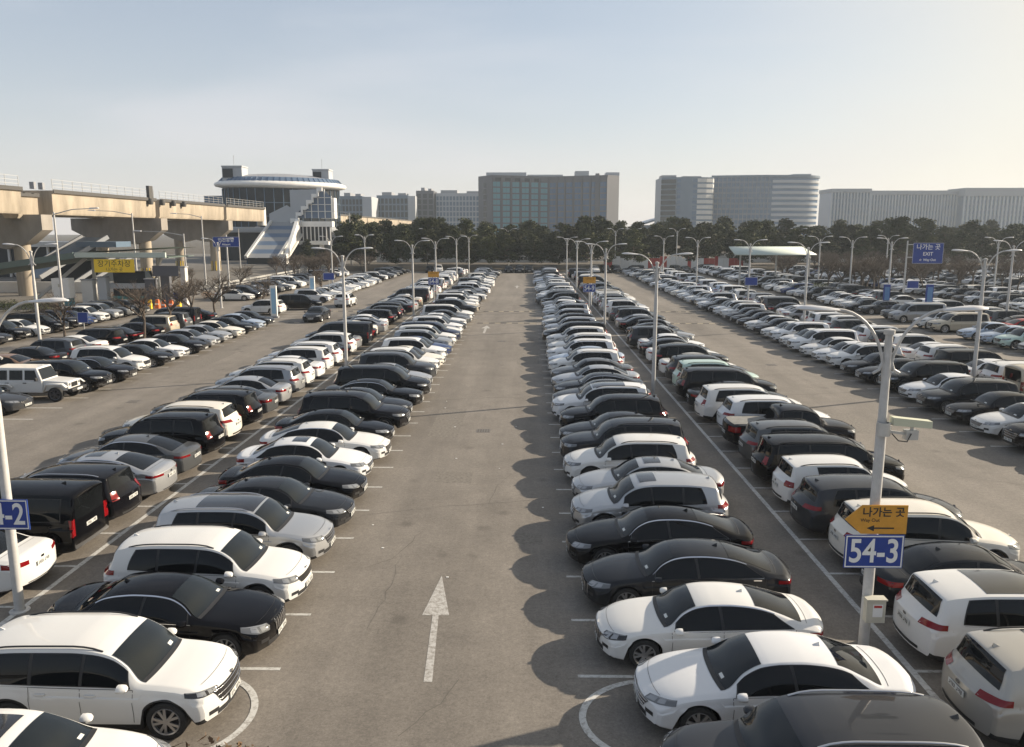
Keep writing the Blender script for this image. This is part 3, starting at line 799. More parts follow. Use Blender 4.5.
# ------------------------------------------------------------------ setting materials
def asphalt_material():
    m = bpy.data.materials.new('asphalt_lot'); m.use_nodes = True
    nt = m.node_tree; b = nt.nodes['Principled BSDF']; L = nt.links.new
    tc = nt.nodes.new('ShaderNodeTexCoord')
    def noise(scale, det, stretch=(1,1,1), rough=.6):
        mp = nt.nodes.new('ShaderNodeMapping'); mp.inputs['Scale'].default_value = stretch
        L(tc.outputs['Object'], mp.inputs['Vector'])
        n = nt.nodes.new('ShaderNodeTexNoise'); n.inputs['Scale'].default_value = scale; n.inputs['Detail'].default_value = det; n.inputs['Roughness'].default_value = rough
        L(mp.outputs['Vector'], n.inputs['Vector']); return n.outputs['Fac']
    def rng(v, a, b_, c, d):
        r = nt.nodes.new('ShaderNodeMapRange'); r.inputs['From Min'].default_value = a; r.inputs['From Max'].default_value = b_
        r.inputs['To Min'].default_value = c; r.inputs['To Max'].default_value = d; L(v, r.inputs['Value']); return r.outputs['Result']
    def mul(x, y):
        n = nt.nodes.new('ShaderNodeMath'); n.operation = 'MULTIPLY'; L(x, n.inputs[0]); L(y, n.inputs[1]); return n.outputs[0]
    big = rng(noise(.09, 4), .3, .7, .88, 1.10)
    wear = rng(noise(1.0, 5, (.55, .045, 1)), .35, .68, 1.13, .79)      # tyre-worn streaks along the aisles
    mid = rng(noise(.8, 6), .35, .65, .90, 1.07)
    fine = rng(noise(20, 5, rough=.85), .3, .7, .70, 1.28)
    grit = rng(noise(7, 3, rough=.9), .32, .68, .82, 1.16)
    v = nt.nodes.new('ShaderNodeTexVoronoi'); v.feature = 'F1'; v.inputs['Scale'].default_value = .55
    L(tc.outputs['Object'], v.inputs['Vector'])
    spot = rng(v.outputs['Distance'], .05, .16, .72, 1.0)               # oil drips
    fac = mul(mul(mul(mul(big, wear), mul(mid, fine)), grit), spot)
    sc = nt.nodes.new('ShaderNodeVectorMath'); sc.operation = 'SCALE'; sc.inputs[0].default_value = ASPHALT
    L(fac, sc.inputs['Scale']); L(sc.outputs['Vector'], b.inputs['Base Color'])
    b.inputs['Roughness'].default_value = .82; b.inputs['Specular IOR Level'].default_value = .35
    bp = nt.nodes.new('ShaderNodeBump'); bp.inputs['Strength'].default_value = .35; bp.inputs['Distance'].default_value = .012
    L(noise(38, 5, rough=.8), bp.inputs['Height']); L(bp.outputs['Normal'], b.inputs['Normal'])
    return m
def worn_paint(name, col, base, lo=.42, hi=.58):
    m = bpy.data.materials.new(name); m.use_nodes = True
    nt = m.node_tree; b = nt.nodes['Principled BSDF']; L = nt.links.new
    tc = nt.nodes.new('ShaderNodeTexCoord'); n = nt.nodes.new('ShaderNodeTexNoise'); n.inputs['Scale'].default_value = 9; n.inputs['Detail'].default_value = 6; n.inputs['Roughness'].default_value = .75
    L(tc.outputs['Object'], n.inputs['Vector'])
    r = nt.nodes.new('ShaderNodeMapRange'); r.inputs['From Min'].default_value = lo; r.inputs['From Max'].default_value = hi
    L(n.outputs['Fac'], r.inputs['Value'])
    mx = nt.nodes.new('ShaderNodeMix'); mx.data_type = 'RGBA'; mx.inputs['A'].default_value = (*col, 1); mx.inputs['B'].default_value = (*base, 1)
    L(r.outputs['Result'], mx.inputs['Factor']); L(mx.outputs['Result'], b.inputs['Base Color']); b.inputs['Roughness'].default_value = .75
    return m
ASPHALT = (.184, .166, .144)
M['asphalt'] = asphalt_material()
M['line'] = worn_paint('road_paint_white', (.50,.50,.48), (.24,.225,.20), .48, .66)
M['arrow'] = worn_paint('road_paint_arrow', (.44,.43,.41), (.22,.205,.18), .42, .62)
M['crack'] = mat('crack_dark', (.10,.092,.08), .9)
M['patch'] = mat('asphalt_patch', (.155,.140,.120), .88, noise=(9,.4))
M['roadiron'] = mat('road_iron', (.12,.11,.10), .6, noise=(8,.2))
M['bumpdark'] = mat('bump_dark', (.06,.057,.052), .9, noise=(3,.3))
M['bumplight'] = mat('bump_light', (.26,.23,.17), .9, noise=(3,.3))
M['earth'] = mat('dry_earth', (.075,.063,.046), .95, noise=(.25,.35))
M['road'] = mat('road_asphalt', (.12,.112,.10), .9, noise=(.6,.15))
M['concrete'] = mat('viaduct_concrete', (.345,.295,.228), .85, noise=(.9,.36,(1,.4,.10)))
M['concretedark'] = mat('pier_concrete', (.27,.245,.215), .88, noise=(.5,.2,(1,1,.4)))
M['deckedge'] = mat('deck_edge', (.07,.068,.065), .8)
M['steel'] = mat('galvanised_pole', (.50,.50,.48), .42, .35, noise=(3,.10))
M['polewhite'] = mat('pole_grey_white', (.46,.455,.44), .5, noise=(5,.12))
M['lamphead'] = mat('lamp_head', (.60,.60,.60), .4)
M['lampglass'] = mat('lamp_glass', (.5,.5,.47), .2)
M['signblue'] = mat('sign_blue', (.012,.042,.24), .45, noise=(3,.16))
M['signwhite'] = mat('sign_white', (.72,.72,.70), .5)
M['signyellow'] = mat('sign_yellow', (.58,.28,.033), .5, noise=(3,.14))
M['signblack'] = mat('sign_black', (.02,.02,.02), .6)
M['boxcream'] = mat('box_cream', (.48,.46,.38), .55, noise=(3,.1))
M['devgreen'] = mat('device_pale', (.52,.53,.40), .5)
M['red'] = mat('label_red', (.42,.04,.03), .5)
M['orange'] = mat('barrier_orange', (.55,.13,.03), .6)
M['white'] = mat('white_panel', (.74,.73,.70), .55, noise=(.6,.08))
M['offwhite'] = mat('off_white', (.55,.54,.51), .6, noise=(.4,.08))
M['glassblue'] = mat('facade_glass_blue', (.05,.11,.20), .25, spec=.45)
M['glassteal'] = mat('facade_glass_teal', (.07,.225,.27), .3, spec=.4)
M['glassdark'] = mat('facade_glass_dark', (.014,.019,.025), .35, spec=.3)
M['hotelgrey'] = mat('facade_grey', (.088,.092,.106), .7, noise=(.1,.06))
M['bluegrey'] = mat('facade_bluegrey', (.10,.15,.21), .45, noise=(.08,.06))
M['palewall'] = mat('facade_pale', (.39,.41,.43), .7, noise=(.1,.06))
M['roofgrey'] = mat('roof_grey', (.26,.27,.29), .7)
M['canopygreen'] = mat('canopy_pale_green', (.46,.52,.47), .55, noise=(.3,.08))
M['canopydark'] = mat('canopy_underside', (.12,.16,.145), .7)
M['stripeblue'] = mat('stripe_blue', (.10,.15,.23), .4)
M['yellowboard'] = mat('yellow_board', (.85,.58,.03), .55)
M['bark'] = mat('pine_bark', (.10,.062,.042), .95, noise=(3,.3,(1,1,.3)))
M['barebark'] = mat('bare_bark', (.088,.070,.056), .95, noise=(3,.25))
def foliage(name, c1, c2):
    m = bpy.data.materials.new(name); m.use_nodes = True
    nt = m.node_tree; b = nt.nodes['Principled BSDF']
    tc = nt.nodes.new('ShaderNodeTexCoord'); n = nt.nodes.new('ShaderNodeTexNoise'); n.inputs['Scale'].default_value = .55; n.inputs['Detail'].default_value = 3
    oi = nt.nodes.new('ShaderNodeObjectInfo')
    nt.links.new(tc.outputs['Object'], n.inputs['Vector'])
    r = nt.nodes.new('ShaderNodeMapRange'); r.inputs['From Min'].default_value = .35; r.inputs['From Max'].default_value = .65
    nt.links.new(n.outputs['Fac'], r.inputs['Value'])
    mx = nt.nodes.new('ShaderNodeMix'); mx.data_type = 'RGBA'; mx.inputs['A'].default_value = (*c1,1); mx.inputs['B'].default_value = (*c2,1)
    nt.links.new(r.outputs['Result'], mx.inputs['Factor'])
    hs = nt.nodes.new('ShaderNodeHueSaturation')
    vr = nt.nodes.new('ShaderNodeMapRange'); vr.inputs['To Min'].default_value = .6; vr.inputs['To Max'].default_value = 1.5
    nt.links.new(oi.outputs['Random'], vr.inputs['Value']); nt.links.new(vr.outputs['Result'], hs.inputs['Value'])
    nt.links.new(mx.outputs['Result'], hs.inputs['Color']); nt.links.new(hs.outputs['Color'], b.inputs['Base Color'])
    b.inputs['Roughness'].default_value = .8; b.inputs['Specular IOR Level'].default_value = .2
    return m
M['pine'] = foliage('pine_needles', (.026,.032,.012), (.056,.061,.022))
M['hedge'] = foliage('hedge_green', (.035,.048,.018), (.07,.08,.03))
M['drytwig'] = foliage('dry_twigs', (.13,.085,.05), (.20,.12,.07))

def text_mesh(body, size, name, m, parent, loc, rot=(R(90),0,0), ext=.002, bold=0.0, align='CENTER'):
    cu = bpy.data.curves.new('lettering', 'FONT'); cu.body = body; cu.size = size; cu.align_x = align; cu.align_y = 'CENTER'
    cu.extrude = ext; cu.offset = bold
    t = bpy.data.objects.new('tmp', cu); COL.objects.link(t)
    dg = bpy.context.evaluated_depsgraph_get()
    me = bpy.data.meshes.new_from_object(t.evaluated_get(dg)); me.name = name
    bpy.data.objects.remove(t); bpy.data.curves.remove(cu)
    me.materials.clear(); me.materials.append(m)
    o = put(name, me, parent); o.location = loc; o.rotation_euler = rot
    return o

# ------------------------------------------------------------------ ground and markings
g = MB(); g.box(-1400, 1400, -150, 1500, -1.0, -.012); tag(g.build('ground', M['earth']), kind='structure')
lot = MB(); lot.add([(-47,-40,0),(150,-40,0),(150,171,0),(-47,171,0)], [(0,1,2,3)]); tag(lot.build('parking_lot', M['asphalt']), kind='structure')
rd = MB(); rd.add([(-130,-40,-.006),(-47,-40,-.006),(-47,300,-.006),(-130,300,-.006)], [(0,1,2,3)])
rd.add([(-300,226,-.008),(400,226,-.008),(400,238,-.008),(-300,238,-.008)], [(0,1,2,3)]); tag(rd.build('road', M['road']), kind='structure')

PITCHW = 2.315
mk = MB()
def sheet(x0, x1, y0, y1, mb=mk, z=.004, mi=0): mb.add([(x0,y0,z),(x1,y0,z),(x1,y1,z),(x0,y1,z)], [(0,1,2,3)], mi)
for x in (7.76, -11.74): sheet(x-.07, x+.07, 12.0, 166)
for k in range(66):                                     # stall separators on both sides of the arrow lane
    yr = 14.56+PITCHW*k; yl = 14.72+PITCHW*k
    sheet(1.05, 6.1, yr-.05, yr+.05); sheet(-9.9, -4.92, yl-.05, yl+.05)
    sheet(7.83, 12.9, yr+.25, yr+.35); sheet(-16.9, -11.81, yl+.2, yl+.3)
for x0, x1, y0, n in ((-28.4,-23.0,36,42),(19.0,24.1,20,58),(24.9,29.9,30,52),(34.4,39.6,50,40),(40.6,45.6,50,40)):
    for k in range(n): sheet(x0, x1, y0+2.4*k-.05, y0+2.4*k+.05)
def arc(cx, cy, rx, ry, a0, a1, w=.13, z=.008):
    n = 26; v = []
    for i in range(n+1):
        a = R(lerp(a0, a1, i/n)); c, s = math.cos(a), math.sin(a)
        v += [(cx+rx*c, cy+ry*s, z), (cx+(rx-w)*c, cy+(ry-w)*s, z)]
    mk.add(v, [(2*i, 2*i+1, 2*i+3, 2*i+2) if a1 < a0 else (2*i, 2*i+2, 2*i+3, 2*i+1) for i in range(n)])
arc(2.6, 13.15, 1.62, 1.35, 95, 285)
arc(-6.4, 13.1, 1.5, 1.45, 85, -85)
tag(mk.build('parking_markings', M['line']), kind='structure')
ar = MB(); ar.add([(-1.98,14.3,.004),(-1.81,14.3,.004),(-1.98,17.05,.004),(-2.12,17.05,.004)], [(0,1,2,3)])
ar.add([(-2.36,17.05,.004),(-1.74,17.05,.004),(-2.13,19.2,.004)], [(0,1,2)])
for cx, cy in ((-3.6, 68),(-1.4, 122)):
    ar.add([(cx-.1,cy,.004),(cx+.1,cy,.004),(cx+.1,cy+3.4,.004),(cx-.1,cy+3.4,.004)], [(0,1,2,3)])
    ar.add([(cx-.42,cy+3.4,.004),(cx+.42,cy+3.4,.004),(cx,cy+5.6,.004)], [(0,1,2)])
for cx, cy in ():
    ar.add([(cx-.1,cy,.004),(cx+.1,cy,.004),(cx+.1,cy+3.4,.004),(cx-.1,cy+3.4,.004)], [(0,1,2,3)])
    ar.add([(cx-.42,cy+3.4,.004),(cx+.42,cy+3.4,.004),(cx,cy+5.6,.004)], [(0,1,2)])
tag(ar.build('arrow_marking', M['arrow']), kind='structure')
sb = MB()
for y in (75.5, 86.5):
    for x0, x1 in ((-4.6,.9),(13.4,18.7),(-22.6,-18)):
        n = int((x1-x0)/.55)
        for k in range(n):
            x = x0+k*.55
            sb.add([(x,y-.3,.004),(x+.55,y-.3,.004),(x+.55,y,.045),(x,y,.045),(x+.55,y+.3,.004),(x,y+.3,.004)], [(0,1,2,3),(3,2,4,5)], k % 2)
tag(sb.build('speed_bump', [M['bumpdark'], M['bumplight']]), kind='structure')
pt = MB()
rng = random.Random(9)
for (x0,x1,y0,y1) in ((-4.2,-2.9,33,38.5),(-.6,.9,52,60),(14,15.6,34,38),(-22.4,-20.8,50,57),(-3.2,-1.9,26.8,28.1),(16.5,18.2,70,79),(-.3,.5,21.3,22.1)):
    n = 9; top = [(lerp(x0,x1,i/n)+rng.uniform(-.04,.04), y1+rng.uniform(-.06,.06), .0018) for i in range(n+1)]; bot = [(lerp(x0,x1,i/n), y0+rng.uniform(-.06,.06), .0018) for i in range(n+1)]
    pt.add(bot+top, [(i,i+1,n+2+i,n+1+i) for i in range(n)])
tag(pt.build('asphalt_patches', M['patch']), kind='structure')
gr_ = MB()
for (x, y) in ((-1.85,34.2),(-1.9,63),(16.1,52),(-20.2,40)):
    gr_.box(x-.3,x+.3,y-.3,y+.3,.0,.006)
    for k in range(5): gr_.box(x-.25+k*.11,x-.20+k*.11,y-.24,y+.24,.006,.010,1)
tag(gr_.build('drain_covers', [M['roadiron'], M['crack']]), label='square iron drain covers set in the lane asphalt', cat='drain cover', kind='structure')
rng = random.Random(3)
ck = MB()
def crack(pts, w, z=.003):
    out = []
    for (x0,y0),(x1,y1) in zip(pts, pts[1:]):
        n = max(2, int(math.hypot(x1-x0, y1-y0)/.35))
        for i in range(n): out.append((lerp(x0,x1,i/n)+rng.uniform(-.06,.06), lerp(y0,y1,i/n)+rng.uniform(-.06,.06)))
    out.append(pts[-1]); v = []
    for i, (x, y) in enumerate(out):
        xa, ya = out[max(0,i-1)]; xb, yb = out[min(len(out)-1,i+1)]
        d = math.hypot(xb-xa, yb-ya) or 1; nx, ny = -(yb-ya)/d, (xb-xa)/d; ww = w*.62*rng.uniform(.25,1.2)
        v += [(x+nx*ww, y+ny*ww, z), (x-nx*ww, y-ny*ww, z)]
    f = []
    for i in range(len(out)-1):
        a = (2*i, 2*i+1, 2*i+3, 2*i+2)
        f.append(a)
    ck.add(v, f)
crack([(-4.9,40.5),(-2,41.2),(1.0,41.6)], .05); crack([(13.2,42.0),(16,42.6),(19,43.4)], .05); crack([(-23,46),(-20,45.2),(-17.5,44.6)], .045)
crack([(-5,23.6),(-2.6,24.4),(-.6,24.8),(1.2,25.4)], .022); crack([(-4.3,19.5),(-3.6,20.3),(-3.0,22.2)], .018)
crack([(-3.4,20.6),(-3.35,18.2),(-3.5,16.4)], .014); crack([(-1.2,24.6),(-.95,26.5),(-.5,28)], .016); crack([(-2.2,12.6),(-1.6,13.6),(-1.3,14.4)], .014)
crack([(15.4,28),(17.2,27.0),(18.6,26.8)], .02); crack([(-4.8,58),(1,58.6)], .05); crack([(13.4,60),(18.6,60.6)], .05)
tag(ck.build('asphalt_cracks', M['crack']), kind='structure')
lt = MB()
for k in range(11):
    x, y = rng.uniform(-4.6, .8), rng.uniform(13, 42); s = rng.uniform(.02, .04)
    lt.box(x-s, x+s, y-s*.7, y+s*.7, .002, .012)
tag(lt.build('litter_scraps', M['white']), label='small pale scraps of litter lying on the arrow lane', cat='litter', kind='stuff')

# ------------------------------------------------------------------ lamps and poles
def lamp_protos():
    pole = MB(); pole.tube([(0,0,0),(0,0,.05),(0,0,4.9),(0,0,5.0),(0,0,6.75)], [.112,.108,.10,.085,.072], 12)
    base = MB(); base.lathe([(.22,0),(.22,.025),(.13,.03),(.125,.06)], 12)
    cap = MB(); cap.lathe([(.105,6.70),(.105,6.79),(.001,6.82)], 12)
    def arm(sg):
        m = MB(); pts = []
        for i in range(11):
            t = i/10; pts.append((sg*(.06+1.0*(1-math.cos(t*math.pi/2))), 0, 5.85+1.33*math.sin(t*math.pi/2)))
        m.tube(pts, .032, 6); m.bar((sg*.05,0,5.85),(sg*.05,0,6.6),.04,.04)
        m.tube([(sg*.09,0,6.15),(sg*.14,0,6.0),(sg*.26,0,5.93)], .03, 6)
        return m.mesh('arm', M['polewhite'], 50)
    def head(sg):
        m = MB(); n = 10; prof = [(-.06,.03),(.02,.06),(.22,.10),(.48,.125),(.70,.10),(.80,.04)]
        vs = []
        for x, w in prof:
            for k in range(n):
                an = 2*math.pi*k/n; zz = math.sin(an); vs.append((sg*(1.04+x), w*1.15*math.cos(an), 7.17+.04*x+w*(.62 if zz > 0 else .28)*zz))
        fs = [(i*n+k, i*n+(k+1)%n, (i+1)*n+(k+1)%n, (i+1)*n+k) for i in range(len(prof)-1) for k in range(n)]
        m.add(vs, fs+[tuple(range(n)), tuple(range((len(prof)-1)*n, len(prof)*n))], 0, True)
        return m.mesh('lamp_head', M['lamphead'], 45)
    return [('pole', pole.mesh('pole', M['polewhite'], 45)), ('base_flange', base.mesh('base_flange', M['polewhite'], 45)), ('pole_cap', cap.mesh('pole_cap', M['polewhite'], 45)),
            ('arm', arm(-1)), ('arm', arm(1)), ('lamp_head', head(-1)), ('lamp_head', head(1))]
LAMP = lamp_protos()
ORD = ['nearest','second','third','fourth','fifth','sixth','seventh','eighth','ninth']
def street_lamp(x, y, label, group, h=1.0, rz=0.0):
    r = empty('street_lamp', (x, y, 0), rz); tag(r, label, 'street lamp', group)
    for n, me in LAMP: o = put(n, me, r)
    r.scale = (1, 1, h)
    return r
GL = 'double-armed lamps of the car park'
for i, (x, y) in enumerate(((7.08,15.6),(6.8,42),(7.05,71.5),(7.1,88),(7.1,113),(7.1,141))):
    nm = 'grey double-armed lamp post carrying the 54-3 sign beside the white sedan' if i == 0 else f'slim double-armed lamp post, {ORD[i]} along the right white line'
    street_lamp(x, y, nm, GL, 1.0 if i == 0 else 1.04)
for i, (x, y) in enumerate(((-11.72,17.1),(-10.95,48),(-11.7,83),(-11.9,106),(-11.9,138),(-11.9,168))):
    nm = 'grey double-armed lamp post carrying the cut-off blue 54-2 sign' if i == 0 else f'slim double-armed lamp post, {ORD[i]} along the left white line'
    street_lamp(x, y, nm, GL, 1.0 if i == 0 else 1.06)
for i, (x, y) in enumerate(((24.5,43.5),(24.6,71),(24.8,90),(24.9,118),(24.9,147))):
    street_lamp(x, y, f'slim double-armed lamp post, {ORD[i]} along the back of the first row across the right lane', GL, 1.06)
for i, (x, y) in enumerate(((42.9,72),(43.0,96),(43.2,108),(44,122),(60,104),(62,140))):
    street_lamp(x, y, f'double-armed lamp post among the far right rows, {ORD[i]} from the camera', GL, 1.08)
for i, (x, y) in enumerate(((-32.8,53),(-34.5,90),(-29,120),(-30,150),(-33,165))):
    nm = 'double-armed lamp post rising between the bronze sedan and the white off-road car' if i == 0 else f'double-armed lamp post along the far left rows, {ORD[i]} from the camera'
    street_lamp(x, y, nm, GL, 1.08)
for i, (x, y) in enumerate(((20,182),(24.5,186),(33,178),(-22,180),(-4,184),(60,180),(80,184))):
    street_lamp(x, y, f'double-armed lamp post by the pine grove, {ORD[i]} from the camera', GL, 1.25)

def plate(name, label, cat, loc, w, h, m, border=None, group=None):
    r = empty(name, loc); tag(r, label, cat, group)
    b = MB(); b.box(-w/2, w/2, -.012, .012, -h/2, h/2); b.build('panel', m, r)
    if border:
        e = MB()
        for a in ((-w/2+.015,w/2-.015,-h/2+.015,-h/2+.04),(-w/2+.015,w/2-.015,h/2-.04,h/2-.015)): e.box(a[0],a[1],-.0145,-.0125,a[2],a[3])
        for a in ((-w/2+.015,-w/2+.04),(w/2-.04,w/2-.015)): e.box(a[0],a[1],-.0145,-.0125,-h/2+.04,h/2-.04)
        e.build('border', border, r)
    br = MB(); br.box(-.03,.03,.012,.06,-h*.3,-h*.3+.04); br.box(-.03,.03,.012,.06,h*.3-.04,h*.3); br.build('bracket', M['steel'], r)
    if w < 1.2:
        bd = MB()
        for z in (-h*.28, h*.28): bd.lathe([(.118,z-.025),(.124,z-.025),(.124,z+.025),(.118,z+.025)], 14, c=(.03,.18,0))
        bd.build('strap', M['steel'], r)
    return r
def bay_text(t, par):
    o = text_mesh(t, .70, 'lettering', M['signwhite'], par, (0,-.016,-.01), bold=.011); o.scale = (.80, 1, 1); return o
# 54-3 sign group on the near right lamp post
s1 = plate('bay_sign', 'blue bay sign reading 54-3 in bold white on the near right lamp post', 'sign', (7.05,15.42,2.30), 1.18, .70, M['signblue'], M['signwhite'])
bay_text('54-3', s1)
r = empty('direction_sign', (7.05,15.42,2.98)); tag(r, 'yellow way-out sign with a point on its left and black arrow', 'sign')
b = MB(); pts = [(-.63,0),(-.30,.30),(.61,.30),(.61,-.30),(-.30,-.30)]
v = [(x,-.012,z) for x,z in pts]+[(x,.012,z) for x,z in pts]
b.add(v, [(4,3,2,1,0),(5,6,7,8,9)]+[(i,(i+1)%5,5+(i+1)%5,5+i) for i in range(5)]); b.build('panel', M['signyellow'], r)
text_mesh('나가는 곳', .215, 'lettering', M['signblack'], r, (.13,-.016,.145), bold=.004)
text_mesh('Way Out', .10, 'lettering', M['signblack'], r, (-.13,-.016,-.015), bold=.0)
a = MB(); a.box(-.05,.36,-.016,-.013,-.195,-.165); a.add([(-.19,-.016,-.18),(-.04,-.016,-.245),(-.04,-.016,-.115)], [(0,1,2)]); a.build('arrow', M['signblack'], r)
br = MB(); br.box(-.17,-.11,.012,.07,-.2,.2); br.build('bracket', M['steel'], r)
r = empty('meter_box', (7.14,15.42,1.06)); tag(r, 'cream service box with a red and white notice strapped to the lamp post', 'service box')
b = MB(); b.box(-.18,.20,-.11,.06,-.26,.22); o = b.build('body', M['boxcream'], r)
b = MB(); b.box(-.20,.22,-.14,.08,.225,.255); b.build('lid', M['boxcream'], r)
b = MB(); b.box(-.06,.14,-.116,-.112,-.13,.14, 0); b.box(-.04,.12,-.120,-.117,.07,.12, 1); b.build('notice', [M['signwhite'], M['red']], r)
r = empty('camera_unit', (7.08,15.50,4.86)); tag(r, 'pale green camera housing on a side bracket halfway up the near lamp post', 'camera')
b = MB(); b.add([(.14,-.10,.06),(.90,-.10,.0),(.90,.10,.0),(.14,.10,.07),(.14,-.10,.22),(.90,-.10,.14),(.90,.10,.14),(.14,.10,.22)],
    [(0,3,2,1),(4,5,6,7),(0,1,5,4),(1,2,6,5),(2,3,7,6),(3,0,4,7)]); b.build('housing', M['devgreen'], r)
b = MB(); b.lathe([(.13,-.16),(.13,.10)], 14); b.lathe([(.13,.10),(.10,.10)],14); b.lathe([(.10,-.16),(.13,-.16)],14); b.bar((.1,0,-.08),(.55,0,-.14),.05,.05); b.bar((.55,0,-.16),(.55,0,.02),.05,.05); b.box(.42,.66,-.07,.09,-.24,-.05); b.build('bracket', M['steel'], r)
b = MB(); b.tube([(.12,-.1,-.1),(.25,-.12,-.24),(.42,-.12,-.26),(.5,-.1,-.1)], .012, 6); b.build('cable', M['black'], r)
s2 = plate('bay_sign', 'blue bay sign 54-2 cut off by the frame on the left lamp post', 'sign', (-11.72,16.90,2.42), 1.18, .70, M['signblue'], M['signwhite'])
bay_text('54-2', s2)
def far_bay_sign(x, y, z, txt, lab):
    s = plate('bay_sign', 'blue bay sign '+lab+', under a yellow board', 'sign', (x,y,z), 1.25, .8, M['signblue'], M['signwhite'])
    bay_text(txt, s)
    d = plate('direction_sign', 'yellow way-out board '+lab+', above a small blue sign', 'sign', (x,y,z+.80), 1.25, .62, M['signyellow'])
    text_mesh('나가는 곳', .22, 'lettering', M['signblack'], d, (.05,-.016,.12)); 
    p = empty('sign_post', (x,y+.12,0)); tag(p, 'slim grey post '+lab+', holding a yellow and a blue sign', 'sign post')
    b = MB(); b.tube([(0,0,0),(0,0,z+1.2)], .06, 8); b.build('pole', M['polewhite'], p)
far_bay_sign(6.3, 80, 3.0, '54-9', 'far along the right white line')
far_bay_sign(-10.6, 92, 2.9, '54-8', 'far along the left white line')
M['bluegrey3'] = mat('beam_grey', (.30,.31,.32), .5)
M['bluegrey2'] = mat('facade_slate', (.10,.14,.19), .4)
M['stripegrey'] = mat('stripe_grey', (.27,.28,.29), .5)
# ------------------------------------------------------------------ viaduct
v = empty('viaduct', (-67,107,0)); tag(v, 'long beige concrete viaduct with railings crossing the left background', 'viaduct')
def vpart(n, mb, m, par=None, sharp=35):
    o = mb.build(n, m, par or v, sharp)
    if par is None: o.matrix_parent_inverse = Matrix.Translation((67,-107,0))
    return o
def girder(x0, x1, y0, y1, z0=10.75, z1=14.0):
    b = MB(); xm = (x0+x1)/2
    prof = [(x0+.9,z0),(x1-.25,z0),(x1-.05,z0+.35),(x1,z1-.5),(x1+.25,z1-.3),(x1+.25,z1),(x0-.25,z1),(x0-.25,z1-.3),(x0,z1-.5),(x0+.7,z0+.35)]
    n = len(prof); vs = [(x,y0,z) for x,z in prof]+[(x,y1,z) for x,z in prof]
    b.add(vs, [tuple(range(n)), tuple(range(2*n-1,n-1,-1))]+[(i,n+i,n+(i+1)%n,(i+1)%n) for i in range(n)])
    vpart('girder', b, M['concrete'])
    e = MB(); e.box(x1+.253, x1+.33, y0, y1, z1-.34, z1+.14); vpart('deck_edge', e, M['deckedge'])
def railing(x, y0, y1, z):
    b = MB(); n = int((y1-y0)/2.4)
    for k in range(n+1):
        y = lerp(y0, y1, k/n); b.box(x-.03,x+.03,y-.03,y+.03,z,z+1.5)
    for h in (.5,.95,1.45): b.box(x-.02,x+.02,y0,y1,z+h,z+h+.04)
    vpart('railing', b, M['steel'])
piers = [76,107,142,174]
gy = [(30,75.2),(76.8,103.6),(110.4,141.2),(142.8,173.2),(174.8,200)]
for x0, x1 in ((-70,-64.6),(-78.5,-73.1)):
    for a, b_ in gy: girder(x0, x1, a, b_)
    girder(x0+1.3, x1-1.3, 104.8, 109.2, 10.2, 13.4)
for a, b_ in gy: railing(-64.6, a+.3, b_-.3, 14.0)
for y0, y1 in ((252,330),(331,410),(411,500),(501,620)): girder(-70,-64.6,y0,y1)
for y in piers+[262,296,331,370,411,456,501]:
    c = MB(); prof = [(-79.5,10.7),(-79.5,8.7),(-76,6.9),(-73.6,6.2),(-71.2,6.75),(-68.8,6.2),(-66.0,6.9),(-63.6,8.7),(-63.6,10.7)]
    n = len(prof); vs = [(x,y-1.25,z) for x,z in prof]+[(x,y+1.25,z) for x,z in prof]
    c.add(vs, [tuple(range(n)), tuple(range(2*n-1,n-1,-1))]+[(i,n+i,n+(i+1)%n,(i+1)%n) for i in range(n)])
    vpart('pier_cap', c, M['concretedark'])
    for x in (-67.3,-75.0):
        p = MB(); p.tube([(x,y,-.1),(x,y,6.9)], 1.02, 18); vpart('pier_column', p, M['concrete'], sharp=50)
        if y in (142,174):
            w = MB()
            for k in range(10):
                a0, a1 = 2*math.pi*k/10, 2*math.pi*(k+1)/10
                w.add([(x+1.05*math.cos(a), y+1.05*math.sin(a), z) for a, z in ((a0,.1),(a1,.1),(a1,2.1),(a0,2.1))], [(0,1,2,3)], k % 2)
            vpart('hazard_band', w, [M['yellowboard'], M['signblack']])
for y in (138.5,143,147.5,152): 
    d = MB(); d.lathe([(.001,-.5),(.42,-.45),(.5,0),(.42,.5),(.001,.55)], 12, c=(-64.15,y,13.45)); d.bar((-64.3,y,13.9),(-64.15,y,13.6),.12,.12); vpart('signal_lamp', d, M['deckedge'])
d = MB(); d.box(-64.6,-64.1,138.2,139.6,14.0,16.1); vpart('signal_cabinet', d, M['deckedge'])
for y in (108.2,106.3): 
    d = MB(); d.box(-64.9,-64.3,y-.25,y+.25,14.0,14.9); vpart('signal_cabinet', d, M['roofgrey'])

d = MB(); d.tube([(-65.6,200.9,9.8),(-65.6,200.9,14.2)], 1.1, 12); vpart('end_drum', d, M['white'])
